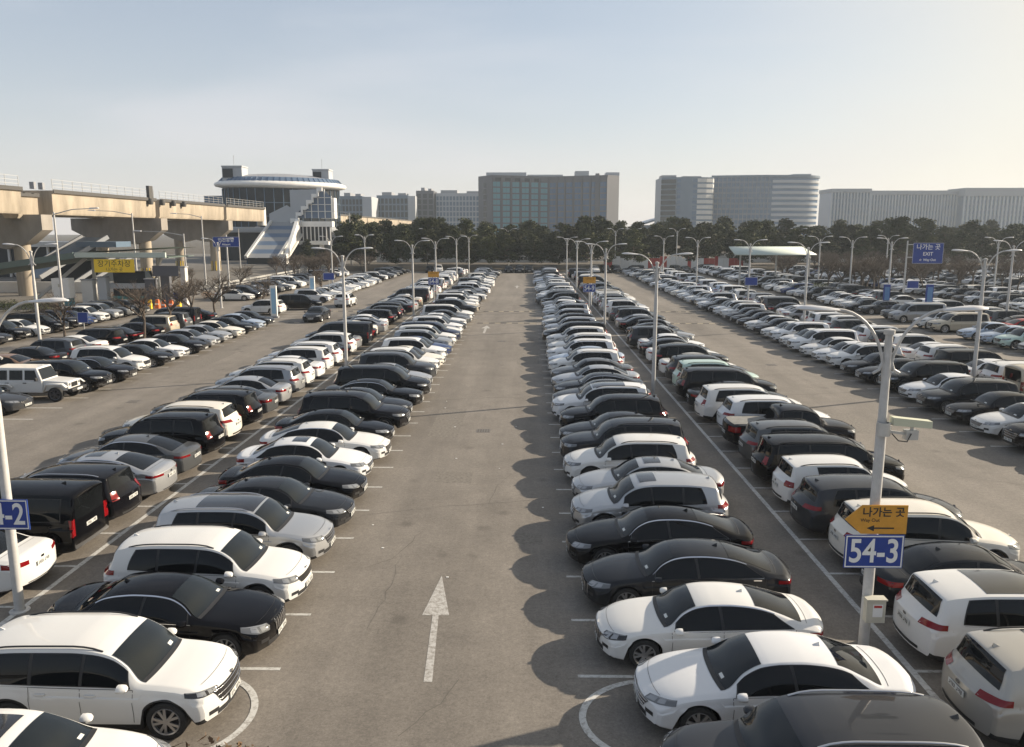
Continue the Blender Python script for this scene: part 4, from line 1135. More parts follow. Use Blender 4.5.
# ------------------------------------------------------------------ station
st = empty('station_building', (-72,240,0)); tag(st, 'oval station with white lens roof, blue glazed rim and a striped escalator tube', 'station')
def spart(n, mb, m, sharp=35):
    o = mb.build(n, m, st, sharp); o.matrix_parent_inverse = Matrix.Translation((72,-240,0)); return o
EC = Vector((-72.3, 242)); EA, EB, EROT = 19.4, 11.0, R(33)
def ell(a, k=1.0):
    x, y = EA*k*math.cos(a), EB*k*math.sin(a)
    return EC.x+x*math.cos(EROT)-y*math.sin(EROT), EC.y+x*math.sin(EROT)+y*math.cos(EROT)
def ring_surface(prof, mb, n=56, mi=0, a0=0, a1=2*math.pi):
    vs = []; m = len(prof); full = abs(a1-a0-2*math.pi) < 1e-6
    for k in range(n+(0 if full else 1)):
        a = lerp(a0, a1, k/n)
        for s, z in prof: x, y = ell(a, s); vs.append((x, y, z))
    fs = []
    for k in range(n):
        k2 = (k+1) % n if full else k+1
        for j in range(m-1): fs.append((k*m+j, k2*m+j, k2*m+j+1, k*m+j+1))
    mb.add(vs, fs, mi, True)
b = MB(); ring_surface([(.55,20.2),(.86,20.45),(.98,20.9),(1.0,21.4),(.99,21.9),(.93,22.4)], b); spart('eaves', b, M['white'], 60)
b = MB(); ring_surface([(.93,22.4),(.87,23.5),(.85,23.6)], b); spart('glazed_rim', b, M['stripeblue'], 60)
b = MB()
for k in range(64):
    a = 2*math.pi*k/64; x, y = ell(a, .932); x2, y2 = ell(a, .872); b.bar((x,y,22.4),(x2,y2,23.5), .16, .16)
spart('rim_mullions', b, M['glassblue'])
b = MB(); ring_surface([(.85,23.6),(.5,24.5),(.2,24.9),(.001,25.0)], b); spart('roof', b, M['roofgrey'], 60)
b = MB(); ring_surface([(.88,9.0),(.88,20.45)], b); spart('glass_drum', b, M['glassdark'], 60)
b = MB()
for k in range(40):
    a = 2*math.pi*k/40; x, y = ell(a, .886); b.box(x-.1,x+.1,y-.1,y+.1,9.0,20.4)
for z in (12.6, 16.4):
    for k in range(40):
        a, a2 = 2*math.pi*k/40, 2*math.pi*(k+1)/40; b.bar((*ell(a,.885),z), (*ell(a2,.885),z), .15, .2)
spart('facade_frame', b, M['bluegrey'])
b = MB(); ring_surface([(.90,8.0),(.92,8.3),(.92,9.4),(.87,9.6)], b); spart('floor_band', b, M['palewall'], 60)
for px, w, d, Y in ((238,5.6,5,230),(325,4.8,5,243)):
    x = xat(px, Y); b = MB(); b.box(x-w/2,x+w/2,Y,Y+d,21.5,26.1); b.box(x-w/2-.15,x+w/2+.15,Y-.15,Y+.15+d,26.15,26.5)
    spart('lift_tower', b, M['palewall'])
    b = MB(); b.box(x-w*.46,x+w*.05,Y-.15,Y-.03,23.2,25.7); spart('lift_window', b, M['glassdark'])
    b = MB(); b.tube([(x,Y+2,26.3),(x,Y+2,29.5)], .06, 5); spart('mast', b, M['steel'])
b = MB(); b.box(-92.8,-86,234,240,15.3,18.4); spart('balcony_box', b, M['glassblue'])
# escalator tube with striped roof, from the hall down to the road
T0, T1, hw = Vector((-67.8,229.0,8.3)), Vector((-68.3,208.0,-1.0)), 4.1
b = MB(); n = 9
for k in range(n):
    p, q = T0.lerp(T1, k/n), T0.lerp(T1, (k+1)/n)
    b.add([(p.x-hw,p.y,p.z+2.6),(p.x+hw,p.y,p.z+2.6),(q.x+hw,q.y,q.z+2.6),(q.x-hw,q.y,q.z+2.6)], [(3,2,1,0)], k % 2)
spart('escalator_roof', b, [M['stripegrey'], M['stripeblue']])
for sg in (-1, 1):
    b = MB(); b.add([(T0.x+sg*hw,T0.y,T0.z+2.6),(T1.x+sg*hw,T1.y,T1.z+2.6),(T1.x+sg*hw,T1.y,T1.z-.8),(T0.x+sg*hw,T0.y,T0.z-.8)], [(0,1,2,3) if sg > 0 else (3,2,1,0)])
    spart('escalator_side', b, M['glassblue'] if sg < 0 else M['offwhite'])
    b = MB(); b.bar((T0.x+sg*(hw+.2),T0.y,T0.z+2.7),(T1.x+sg*(hw+.2),T1.y,T1.z+2.7),.7,.9); b.bar((T0.x+sg*(hw+.2),T0.y,T0.z-.8),(T1.x+sg*(hw+.2),T1.y,T1.z-.8),.6,.6); spart('escalator_edge', b, M['offwhite'])
b = MB(); b.box(T1.x-hw+.1,T1.x+hw-.1,T1.y+.6,T1.y+.9,-.1,1.5); spart('escalator_mouth', b, M['glassdark'])
b = MB(); b.add([(-72.6,229.1,9.5),(-64.9,229.1,9.5),(-64.9,229.1,14.0),(-67.5,229.1,15.6),(-72.6,229.1,13.2)], [(0,1,2,3,4)]); b.box(-72.6,-64.9,229.12,232,9.5,13.2); spart('landing_wall', b, M['palewall'])
# white stair tower and gallery on the right flank
b = MB(); b.box(-64.4,-54.6,228,231,9.6,11.1); b.box(-64.4,-55.8,228,231,4.6,5.7); spart('gallery_deck', b, M['white'])
b = MB(); b.box(-64.4,-55.4,228.8,230.2,5.7,9.6); spart('gallery_glass', b, M['glassdark'])
b = MB()
for k in range(9): b.box(-64.2+k*1.1,-63.95+k*1.1,228.2,228.5,5.7,9.6)
spart('gallery_posts', b, M['white'])
b = MB(); 
for k in range(6):
    x = -57.2-k*1.55; z = 20.2-k*1.7; b.box(x-1.5,x,228.4,229.1,z-.8,z+.2); b.box(x-1.56,x-1.0,228.4,229.1,z-2.2,z-.8)
spart('stepped_truss', b, M['white'])
b = MB(); b.add([(-66.5,229.2,19.8),(-57,229.2,20),(-66.5,229.2,11.8)], [(2,1,0)]); spart('stair_wall', b, M['palewall'])
b = MB(); b.add([(-57,229.6,20),(-54.9,229.6,17.5),(-54.9,229.6,12),(-66,229.6,12)], [(3,2,1,0)]); spart('stair_glass', b, M['stripeblue'])
b = MB()
for k in range(6): b.box(-64.5+k*1.9,-64.3+k*1.9,229.3,229.55,12,20-abs(k-4)*1.9)
for z in (13.8,15.7,17.6): b.box(-63.5+ (z-13.8)*.9,-54.9,229.3,229.5,z,z+.16)
spart('stair_frame', b, M['white'])
b = MB(); b.box(-58,-54.2,229.7,233,11.9,17.6); spart('white_shaft', b, M['white'])
b = MB(); b.bar((-64.0,226.8,11.2),(-62.6,208,.4),.9,1.3); b.box(-58.6,-57.6,228.8,230,0,5.2); b.box(-63.4,-61.6,206.5,208.5,0,2.6); spart('buttress', b, M['white'])
b = MB(); b.box(-92,-60,236,250,-.1,8.2); spart('concourse', b, M['glassdark'])

# covered stairway and low concourse under the viaduct
cs = empty('covered_stairway', (-66.5,117,0)); tag(cs, 'blue-grey roofed stairway with pale edges under the left end of the viaduct', 'stairway')
def cpart(n, mb, m): 
    o = mb.build(n, m, cs); o.matrix_parent_inverse = Matrix.Translation((66.5,-117,0)); return o
A0, A1 = Vector((-64.5,122,7.6)), Vector((-70.5,114,2.0))
b = MB(); b.add([(A0.x-4.5,A0.y+3,A0.z),(A0.x+1.5,A0.y-1,A0.z),(A1.x+1.5,A1.y-1,A1.z),(A1.x-4.5,A1.y+3,A1.z)], [(3,2,1,0)]); b.box(-66.5,-60.5,118.5,123,6.2,7.0); cpart('roof', b, M['bluegrey'])
for dx, dy in ((-4.5,3),(1.6,-1.1)):
    b = MB(); b.bar((A0.x+dx,A0.y+dy,A0.z+.1),(A1.x+dx,A1.y+dy,A1.z+.1),.5,.6); cpart('edge_beam', b, M['bluegrey3'])
b = MB(); b.bar((A0.x+3.4,A0.y-1.4,A0.z-2.3),(A1.x+3.4,A1.y-1.4,A1.z-2.6),.4,.5); b.bar((A0.x+5,A0.y-1.4,A0.z-2.9),(A1.x+5,A1.y-1.4,A1.z-2.6),.4,.4); cpart('handrail', b, M['bluegrey3'])
b = MB(); b.box(-75,-66,123,130,-.1,4.2); cpart('lower_hall', b, M['glassdark'])
lb = empty('low_building', (-72,185,0)); tag(lb, 'low dark glass building with pale roof line behind the viaduct piers', 'building')
b = MB(); b.box(-100,-52,260,272,-.1,6.4); o = b.build('wall', M['glassdark'], lb); o.matrix_parent_inverse = Matrix.Translation((72,-185,0))
b = MB(); b.box(-101,-51,259,273,6.4,7.3); b.box(-100.2,-52,259.4,260,3.0,3.5); o = b.build('roof', M['roofgrey'], lb); o.matrix_parent_inverse = Matrix.Translation((72,-185,0))
lb2 = empty('low_building', (-110,150,0)); tag(lb2, 'dark low block seen under the viaduct at the left frame edge', 'building')
b = MB(); b.box(-135,-84,150,160,-.1,5.6); o = b.build('wall', M['glassdark'], lb2); o.matrix_parent_inverse = Matrix.Translation((110,-150,0))
b = MB(); b.box(-136,-83,149,161,5.6,6.5)
for k in range(14): b.box(-134+k*3.7,-133.6+k*3.7,149.6,150,0,5.6)
o = b.build('roof', M['offwhite'], lb2); o.matrix_parent_inverse = Matrix.Translation((110,-150,0))

# ------------------------------------------------------------------ distant buildings
def rect_face(mb, a, b, s0, s1, z0, z1, off, mi=0, th=.12):
    """thin box standing on wall a-b (2D), fractions s0..s1, proud by off"""
    a = Vector(a); b = Vector(b); d = (b-a); n = Vector((d.y, -d.x)).normalized()
    p, q = a+d*s0, a+d*s1
    vs = []
    for z in (z0, z1):
        for (w, o) in ((p,off),(q,off),(q,off-th),(p,off-th)): vs.append((w.x+n.x*o, w.y+n.y*o, z))
    mb.add(vs, [(0,1,5,4),(1,2,6,5),(3,0,4,7),(4,5,6,7),(0,3,2,1)], mi)
def block(root, name, fp, z0, z1, m):
    b = MB(); b.prism(fp, z0, z1); o = b.build(name, m, root); o.matrix_parent_inverse = Matrix.Translation(-Vector(root.location)); return o
def bpart(root, name, mb, m, sharp=35):
    o = mb.build(name, m, root, sharp); o.matrix_parent_inverse = Matrix.Translation(-Vector(root.location)); return o
def window_columns(root, a, b, n, z0, z1, floors, fill, m, name='window_column', s0=0, s1=1, panes=2):
    for k in range(n):
        mb = MB(); c0 = lerp(s0, s1, (k+.5-fill/2)/n); c1 = lerp(s0, s1, (k+.5+fill/2)/n)
        fh = (z1-z0)/floors
        for f in range(floors):
            for p in range(panes):
                x0 = lerp(c0, c1, p/panes+.02); x1 = lerp(c0, c1, (p+1)/panes-.02)
                rect_face(mb, a, b, x0, x1, z0+f*fh+.20*fh, z0+(f+1)*fh-.02*fh, .14)
        bpart(root, name, mb, m)
hz = empty('office_block', (13,490,0)); tag(hz, 'grey slab block with teal glass columns and a shallow bent front above the pines', 'building')
fp = [(-28.8,492),(-20.2,478),(13.4,492),(47.4,479),(54.8,486),(54.8,506),(13,520),(-28.8,508)]
block(hz, 'wall', fp, -1, 40.2, M['hotelgrey'])
window_columns(hz, fp[1], fp[2], 6, 2, 36.5, 10, .74, M['glassteal'])
window_columns(hz, fp[2], fp[3], 7, 2, 36.5, 10, .74, M['glassblue'])
window_columns(hz, fp[0], fp[1], 1, 2, 36, 10, .2, M['glassdark'], panes=1)
for k in range(5):
    mb = MB(); rect_face(mb, fp[1], fp[2], .06+k*.17, .18+k*.17, 36.9, 38.8, .14); bpart(hz, 'top_window', mb, M['glassdark'])
for (a_, b_, n_) in ((fp[1],fp[2],6),(fp[2],fp[3],7)):
    for k in range(n_+1):
        mb = MB(); rect_face(mb, a_, b_, max(0,k/n_-.012), min(1,k/n_+.012), -1, 39, .75, th=.7); bpart(hz, 'facade_pier', mb, M['hotelgrey'])
mb = MB(); rect_face(mb, fp[2], fp[3], .80, .86, -1, 41.2, .8, th=1.5); bpart(hz, 'pilaster', mb, M['hotelgrey'])
mb = MB(); mb.box(-24,0,492,503,40.2,42.6); mb.box(0.5,22,494,505,40.2,41.4); mb.box(29,37,487,497,40.2,43.0); mb.box(47.2,54.9,486.5,498,40.2,42.2); bpart(hz, 'roof_plant', mb, M['palewall'])
tw = empty('tower_block', (95,520,0)); tag(tw, 'tall narrow glass tower with rounded pale corner left of the curved building', 'building')
fp = [(86,524),(95,520),(101,519.5),(108,520),(114,521.5),(118.5,524),(120.5,530),(119,548),(86,548)]
block(tw, 'wall', fp, -1, 41.5, M['bluegrey'])
for f in range(12):
    mb = MB(); rect_face(mb, fp[0], fp[1], 0, .96, 1.5+f*3.3, 3.9+f*3.3, .5, th=.6); bpart(tw, 'balcony_band', mb, M['glassdark'])
    mb = MB(); rect_face(mb, fp[1], fp[3], .02, 1, 2+f*3.3, 3.9+f*3.3, .2); bpart(tw, 'window_band', mb, M['glassblue'])
    mb = MB()
    for a, b_ in ((3,4),(4,5),(5,6)): rect_face(mb, fp[a], fp[b_], .0, 1, 2.2+f*3.3, 4.4+f*3.3, .15)
    bpart(tw, 'pale_glazing_band', mb, M['offwhite'])
mb = MB(); mb.box(87,96,528,540,41.5,43.2); mb.box(100,112,528,540,41.5,42.6); bpart(tw, 'roof_plant', mb, M['roofgrey'])
cb = empty('curved_building', (155,540,0)); tag(cb, 'broad curved office building with pale horizontal bands on its rounded right end', 'building')
def curve_pt(t):      # front line, flat on the left then bending away on the right
    px = [(0,121.5,541),(.42,158,535),(.6,172,535.5),(.75,183,538),(.87,190.5,543),(.95,194.5,550),(1,196,558)]
    ts = [p[0] for p in px]; return (float(np.interp(t, ts, [p[1] for p in px])), float(np.interp(t, ts, [p[2] for p in px])))
def curve_pts(n, t0=0, t1=1):
    fx = pchip([(0,121.5),(.42,158),(.6,172),(.75,183),(.87,190.5),(.95,194.5),(1,196)]); fy = pchip([(0,541),(.42,535.5),(.6,536.2),(.75,538.8),(.87,543.5),(.95,550),(1,560)])
    return [(fx(lerp(t0,t1,i/n)), fy(lerp(t0,t1,i/n))) for i in range(n+1)]
fr = curve_pts(40); block(cb, 'wall', fr+[(196,585),(121.5,585)], -1, 43.0, M['glassblue'])
for f in range(11):
    mb = MB(); pts = curve_pts(26, .44, 1); z = 3.4+f*3.55
    for a, b_ in zip(pts, pts[1:]): rect_face(mb, a, b_, 0, 1, z, z+1.75, .55, th=.5)
    bpart(cb, 'pale_band', mb, M['palewall'])
for f in range(12):
    mb = MB(); pts = curve_pts(10, 0.01, .43); z = 1.4+f*3.4
    for a, b_ in zip(pts, pts[1:]): rect_face(mb, a, b_, 0, 1, z, z+1.2, .3, th=.3)
    bpart(cb, 'spandrel_band', mb, M['bluegrey2'])
mb = MB()
for k in range(14): p = curve_pts(1, .02+k*.03, .02+k*.03)[0]; mb.box(p[0]-.12,p[0]+.12,p[1]-.42,p[1]-.05,0,42.6)
bpart(cb, 'mullions', mb, M['roofgrey'])
mb = MB(); pts = curve_pts(30)
for a, b_ in zip(pts, pts[1:]): rect_face(mb, a, b_, 0, 1, 42.4, 43.8, .8, th=3)
bpart(cb, 'parapet', mb, M['bluegrey'])
mb = MB(); mb.box(178,190,552,560,43,45.5); bpart(cb, 'roof_plant', mb, M['palewall'])
def fin_building(label, x0, x1, Y, h, nf, roofh, m, depth=25):
    r = empty('office_building', ((x0+x1)/2, Y, 0)); tag(r, label, 'building')
    block(r, 'wall', [(x0,Y),(x1,Y),(x1,Y+depth),(x0,Y+depth)], -1, h, M['glassblue'] if m != 'dark' else M['bluegrey'])
    b = MB()
    for k in range(nf+1):
        x = lerp(x0, x1, k/nf); w = (x1-x0)/nf*.19; b.box(x-w,x+w,Y-1.1,Y-.02,0,h-roofh)
    bpart(r, 'facade_fins', b, M['palewall'])
    for f in range(1, int(h/4)):
        b = MB(); b.box(x0,x1,Y-.5,Y-.04,f*4-.5,f*4+.55); bpart(r, 'floor_band', b, M['bluegrey'])
    b = MB(); b.box(x0-.6,x1+.6,Y-1.6,Y+depth,h-roofh+.02,h+.2); bpart(r, 'roof_band', b, M['roofgrey'])
    return r
fin_building('pale finned office wing just right of the curved building', 226, 254, 610, 38.5, 12, 2.5, 'x')
fin_building('long white finned office building with stepped roof above the right pines', 258, 338, 640, 38.5, 34, 3.0, 'x')
fin_building('long pale finned building with thick grey roof band at the right frame edge', 334, 440, 630, 40, 36, 6, 'x')
def grid_building(label, x0, x1, Y, h, nc, nfl, wallm, winm, endw=None, depth=22):
    r = empty('office_building', ((x0+x1)/2, Y, 0)); tag(r, label, 'building')
    xe = x1-(endw or 0)
    block(r, 'wall', [(x0,Y),(xe,Y),(xe,Y+depth),(x0,Y+depth)], -1, h, wallm)
    if endw: block(r, 'end_wall', [(xe+.05,Y-1),(x1,Y-1),(x1,Y+depth+1),(xe+.05,Y+depth+1)], -1, h-.5, M['palewall'])
    window_columns(r, (x0,Y), (xe,Y), nc, 3, h-2, nfl, .72, winm, panes=1)
    b = MB(); b.box(x0+3,x0+(xe-x0)*.45,Y+4,Y+depth-3,h,h+2.2); b.box(x0+(xe-x0)*.65,xe-2,Y+5,Y+depth-5,h,h+1.6); bpart(r, 'roof_plant', b, M['roofgrey'])
    return r
grid_building('dark low office block with a pale right end beside the station', -120, -98.5, 520, 30, 7, 6, M['bluegrey'], M['glassdark'], 6)
grid_building('dark office block with a pale right end, second from the station', -100, -74, 545, 31.5, 8, 6, M['bluegrey'], M['glassdark'], 5)
grid_building('white gridded office building with dark window squares left of the grey slab', -62, -30, 560, 33.5, 14, 8, M['palewall'], M['bluegrey'])
grid_building('grey stair-tower block with a mast against the white gridded building', -75, -63, 556, 35, 3, 8, M['hotelgrey'], M['glassdark'])
hall = empty('exhibition_hall', (80,560,0)); tag(hall, 'low hall with a pale curved roof peeping between the two big blocks', 'building')
b = MB(); n = 12; vs = []
for i in range(n+1):
    t = i/n; x = lerp(76, 112, t); z = 12+7.5*math.sin(t*math.pi*.5); vs += [(x,560,z),(x,600,z),(x,560,z-1.2)]
b.add(vs, [(3*i,3*i+3,3*i+4,3*i+1) for i in range(n)]+[(3*i+2,3*i+5,3*i+3,3*i) for i in range(n)]); bpart(hall, 'roof', b, M['stripeblue'])
b = MB(); b.box(77,112,561,599,-1,12); bpart(hall, 'wall', b, M['bluegrey'])

# ------------------------------------------------------------------ entrance canopy on the left
cp = empty('entrance_canopy', (-53,97,0)); tag(cp, 'wide pale green winged canopy over the car park gate', 'canopy')
def cpp(n, mb, m):
    o = mb.build(n, m, cp); o.matrix_parent_inverse = Matrix.Translation((53,-97,0)); return o
b = MB(); b.add([(-54.8,93,6.15),(-43.6,94,6.75),(-43.6,101,6.55),(-54.8,101,5.95)], [(0,1,2,3)]); b.box(-54.8,-44.2,92.9,93.2,5.55,6.12); cpp('roof_wing', b, M['canopygreen'])
b = MB(); b.add([(-54.85,92.9,5.5),(-54.85,101,5.3),(-72,101,2.6),(-72,90,3.0)], [(0,1,2,3)]); b.bar((-54.9,92.9,5.8),(-72,90,3.25),.3,.7); cpp('roof_wing', b, M['canopydark'])
for x, y in ((-47,97),(-55.2,97.5)): b = MB(); b.tube([(x,y,0),(x,y,5.6)], .22, 8); cpp('post', b, M['offwhite'])
b = MB(); b.bar((-55.2,96,5.4),(-61,95,.6),.35,.35); cpp('strut', b, M['offwhite'])
b = MB(); b.bar((-47.2,96,3.2),(-45.2,95,6.2),.25,.25); cpp('strut', b, M['offwhite'])
b = MB(); b.box(-54.6,-44,93.3,100.5,5.5,5.58); cpp('soffit', b, M['canopydark'])
yb = plate('yellow_board', 'large yellow board with dark lettering hanging under the entrance canopy', 'sign', (-50.0,92.4,4.62), 4.7, 1.5, M['yellowboard'])
text_mesh('장기주차장', .85, 'lettering', M['signblack'], yb, (0,-.02,.22)); text_mesh('나가는 곳', .5, 'lettering', M['signblack'], yb, (0,-.02,-.45))
gy_ = plate('grey_board', 'dark grey board standing right of the yellow board at the gate', 'sign', (-43.9,92.0,4.05), 3.0, 1.2, M['hotelgrey'])
for i, (x, w, h, m) in enumerate(((-53.8,1.3,2.9,'offwhite'),(-52.0,1.0,3.2,'palewall'),(-46.4,1.1,3.0,'hotelgrey'),(-44.6,1.0,3.4,'hotelgrey'),(-42.4,.55,4.4,'offwhite'))):
    r = empty('gate_pillar', (x,93.5,0)); tag(r, ['white ticket pillar nearest the left end of the car park gate','cream pillar beside the white ticket pillar at the gate','dark grey gate pillar under the yellow board','tall dark grey gate pillar under the grey board','slim pale pillar at the right end of the gate'][i], 'pillar', None)
    b = MB(); b.box(-w/2,w/2,-.4,.4,0,h); b.build('shaft', M[m], r); b = MB(); b.box(-w/2-.08,w/2+.08,-.48,.48,h,h+.14); b.build('cap', M['roofgrey'], r)
r = empty('toll_booth', (-49.2,95,0)); tag(r, 'small toll booth with teal lower panels and dark windows under the canopy', 'booth')
b = MB(); b.box(-2.1,2.1,-1,1,0,1.0); b.build('base', mat('teal_panel',(.06,.25,.24),.5), r)
b = MB(); b.box(-2.0,2.0,-.95,.95,1.0,1.9); b.build('window_band', M['glassdark'], r)
b = MB(); b.box(-2.3,2.3,-1.2,1.2,1.9,2.5); b.build('roof', M['palewall'], r)
b = MB(); b.box(-1.9,1.9,-.9,.9,2.5,3.9); b.build('upper_glass', M['glassdark'], r)
r = empty('notice_booth', (-56.3,92.6,0)); tag(r, 'white notice cabinet beside the toll booth under the dark canopy wing', 'booth')
b = MB(); b.box(-1,1,-.6,.6,.9,3.2); b.build('body', M['white'], r); b = MB(); b.box(-.9,.9,-.5,.5,0,.9); b.build('base', M['glassteal'], r); b = MB(); b.box(-.25,.25,-.62,-.605,2.2,2.55); b.build('notice', M['boxcream'], r)
for k in range(9):
    r = empty('traffic_barrier', (-47.6+k*.62+(k//3)*.55,88.5+(k%3)*.5,0)); tag(r, 'orange plastic traffic barrier in the line before the car park gate', 'barrier', 'orange barriers before the gate')
    b = MB(); b.add([(-.25,-.3,0),(.25,-.3,0),(.25,.3,0),(-.25,.3,0),(-.16,-.12,1.0),(.16,-.12,1.0),(.16,.12,1.0),(-.16,.12,1.0)], [(0,3,2,1),(4,5,6,7),(0,1,5,4),(1,2,6,5),(2,3,7,6),(3,0,4,7)]); b.build('body', M['orange'] if k % 4 else M['yellowboard'], r)
    b = MB(); b.box(-.21,.21,-.245,-.225,.42,.58); b.build('reflector', M['signwhite'], r)
for o_ in [o_ for o_ in bpy.data.objects if o_.parent is None and o_.name.split('.')[0] in ('entrance_canopy','yellow_board','grey_board','gate_pillar','toll_booth','notice_booth','traffic_barrier')]: o_.location.x += 2.4
wl = MB(); wl.box(-140,-57,112,112.6,0,1.5); tag(wl.build('low_wall', M['offwhite']), 'long low cream wall behind the gate under the viaduct', 'wall')
gr = empty('guard_rail', (-48,120,0)); tag(gr, 'grey metal guard rail along the road under the viaduct', 'guard rail')
b = MB(); b.box(-46.1,-46.0,118,200,.6,.9); b.box(-46.1,-46.0,118,200,.25,.35); o = b.build('rail', M['steel'], gr); o.matrix_parent_inverse = Matrix.Translation((48,-120,0))
b = MB(); 
for k in range(28): b.box(-46.2,-46.08,118+k*3,118.15+k*3,0,.9)
o = b.build('posts', M['steel'], gr); o.matrix_parent_inverse = Matrix.Translation((48,-120,0))

# tall road lights with one long arm, along the road by the viaduct
for i, (px, Y, h, L) in enumerate(((58,86,10.6,4.0),(136,112,11.0,-5.2),(186,112,8.2,-6.0),(205,128,10.9,-4.0),(241,185,9,4),(352,205,13,-4))):
    r = empty('road_light', (xat(px,Y),Y,0)); tag(r, f'tall single-arm road light beside the viaduct, {ORD[i]} from the left frame edge', 'road light', 'road lights by the viaduct')
    b = MB(); b.tube([(0,0,0),(0,0,h)], [.16,.09], 8); b.build('pole', M['polewhite'], r)
    b = MB(); b.tube([(0,0,h-.25),(L*.5,0,h+.25),(L,0,h+.35)], [.06,.05,.04], 6); b.build('arm', M['polewhite'], r)
    b = MB(); s = 1 if L > 0 else -1; b.add([(L-.1*s,-.14,h+.28),(L+.9*s,-.18,h+.36),(L+.9*s,.18,h+.36),(L-.1*s,.14,h+.28),(L-.1*s,-.08,h+.44),(L+.8*s,-.1,h+.46),(L+.8*s,.1,h+.46),(L-.1*s,.08,h+.44)], [(0,1,2,3),(4,5,6,7),(0,1,5,4),(1,2,6,5),(2,3,7,6),(3,0,4,7)]); b.build('lamp_head', M['lamphead'], r)
# T-post with blue panel
def guide_sign(x, y, z, w, h, label, lines, post=True, plab=None, offx=0):
    s = plate('guide_sign', label, 'road sign', (x,y,z), w, h, M['signblue'], M['signwhite'])
    for t, sz, dz in lines: text_mesh(t, sz, 'lettering', M['signwhite'], s, (0,-.018,dz), bold=.01)
    if post:
        p = empty('sign_post', (x+offx,y+.15,0)); tag(p, plab, 'sign post')
        b = MB(); b.tube([(0,0,0),(0,0,z+h*.5+.25)], [.13,.09], 8); b.build('pole', M['polewhite'], p)
        if offx: b = MB(); b.tube([(0,0,z+h*.42),(-offx*1.2,0,z+h*.42)], .06, 6); b.tube([(0,0,z-h*.2),(-offx*1.2,0,z-h*.2)], .06, 6); b.build('arm', M['polewhite'], p)
guide_sign(xat(228,100),100,7.25,3.3,1.25,'blue road sign on a T-shaped post in front of the station stairs',[('인천공항',.55,.2),('Airport',.34,-.32)],True,'pale T-post carrying the blue road sign before the station')
guide_sign(xat(920,100),100,5.9,3.7,2.5,'big blue EXIT sign on a cantilever arm among the far right rows',[('나가는 곳',.74,.72),('EXIT',.60,-.10),('← Way Out',.40,-.82)],True,'pale cantilever post holding the blue EXIT sign',-2.5)
for i, (px, Y, z) in enumerate(((77,66,1.5),(175,92,1.2),(426,0,0),(749,88,3.2),(908,98,2.2),(329,100,3.0))):
    if Y == 0: continue
    s = plate('small_sign', ['small blue notice on a short post behind the bronze sedan','small blue and white sign by the white car near the gate','','small blue sign on the lamp post before the right canopy','small blue sign low on the EXIT sign post','small blue sign above the cross lane before the station'][i], 'sign', (xat(px,Y),Y,z), .9 if i < 2 else 1.4, .9, M['signblue'], M['signwhite'])
    if i in (0, 1, 5):
        b = MB(); b.box(-.03,.03,.07,.12,-z,.5); b.build('post', M['steel'], s)
for i, (px, Y, h) in enumerate(((272.5,80,3.2),(312,97,3.2),(925,80,3.4),(883,86,3.0))):
    r = empty('banner_pylon', (xat(px,Y),Y,0)); tag(r, ['white and pale blue pylon at the near side of the left cross lane','white and pale blue pylon at the far side of the left cross lane','blue pylon standing before the silver vans on the right','blue pylon behind the grey panel van on the right'][i], 'pylon')
    b = MB(); b.box(-.32,.32,-.12,.12,.15,h); b.build('panel', M['white'] if i < 2 else M['signblue'], r)
    b = MB(); b.box(-.20 if i < 2 else -.26,.24,-.126,-.123,.4,h-.25); b.build('print', mat(f'pylon_print_{"light" if i < 2 else "grey"}', (.30,.50,.66) if i < 2 else (.10,.22,.42), .5), r)
    b = MB(); b.box(-.42,.42,-.25,.25,0,.15); b.build('base', M['roofgrey'], r)
# pale green bus-stop canopy on the right
rc = empty('shelter_canopy', (37,126,0)); tag(rc, 'pale green flat-roofed shelter on slim posts before the pines', 'shelter')
b = MB(); b.add([(31.4,122,5.1),(43.6,122,5.1),(44.0,130,6.1),(32.4,130,6.1)], [(0,1,2,3)]); o = b.build('roof', M['canopygreen'], rc); o.matrix_parent_inverse = Matrix.Translation((-37,-126,0)); 
mdf = o.modifiers.new('thick', 'SOLIDIFY'); mdf.thickness = .14
for x in (33,38.5,43.6):
    b = MB(); b.tube([(x,125,0),(x,125,5.3)], .14, 8); o = b.build('post', M['polewhite'], rc); o.matrix_parent_inverse = Matrix.Translation((-37,-126,0))
# red and white hoarding beyond the pines
hd = empty('site_hoarding', (30,190,0))
HY = 181.0; tag(hd, 'red and white site hoarding running behind the pine trunks', 'hoarding')
b = MB(); rr = random.Random(5); x = 17.5
while x < 50:
    w = rr.choice((.8,1.2,1.8)); b.box(x,x+w-.05,HY,HY+.12,.1,2.5 if rr.random() < .8 else 2.9, 1 if rr.random() < .36 else 0); x += w
o = b.build('panels', [M['white'], M['red']], hd); o.matrix_parent_inverse = Matrix.Translation((-30,-190,0))
b = MB()
for k in range(14): b.box(17.4+k*2.4,17.5+k*2.4,HY+.14,HY+.3,0,2.8)
o = b.build('posts', M['steel'], hd); o.matrix_parent_inverse = Matrix.Translation((-30,-190,0))

pw = MB(); pw.box(-41,17,221,221.4,0,2.6); pw.box(52,150,221,221.4,0,2.4); tag(pw.build('pale_backdrop', M['offwhite']), 'long pale backdrop added for the light patches between the pine trunks', 'wall')  # added pale backdrop: stands in for sunlit ground and sets off the trunks
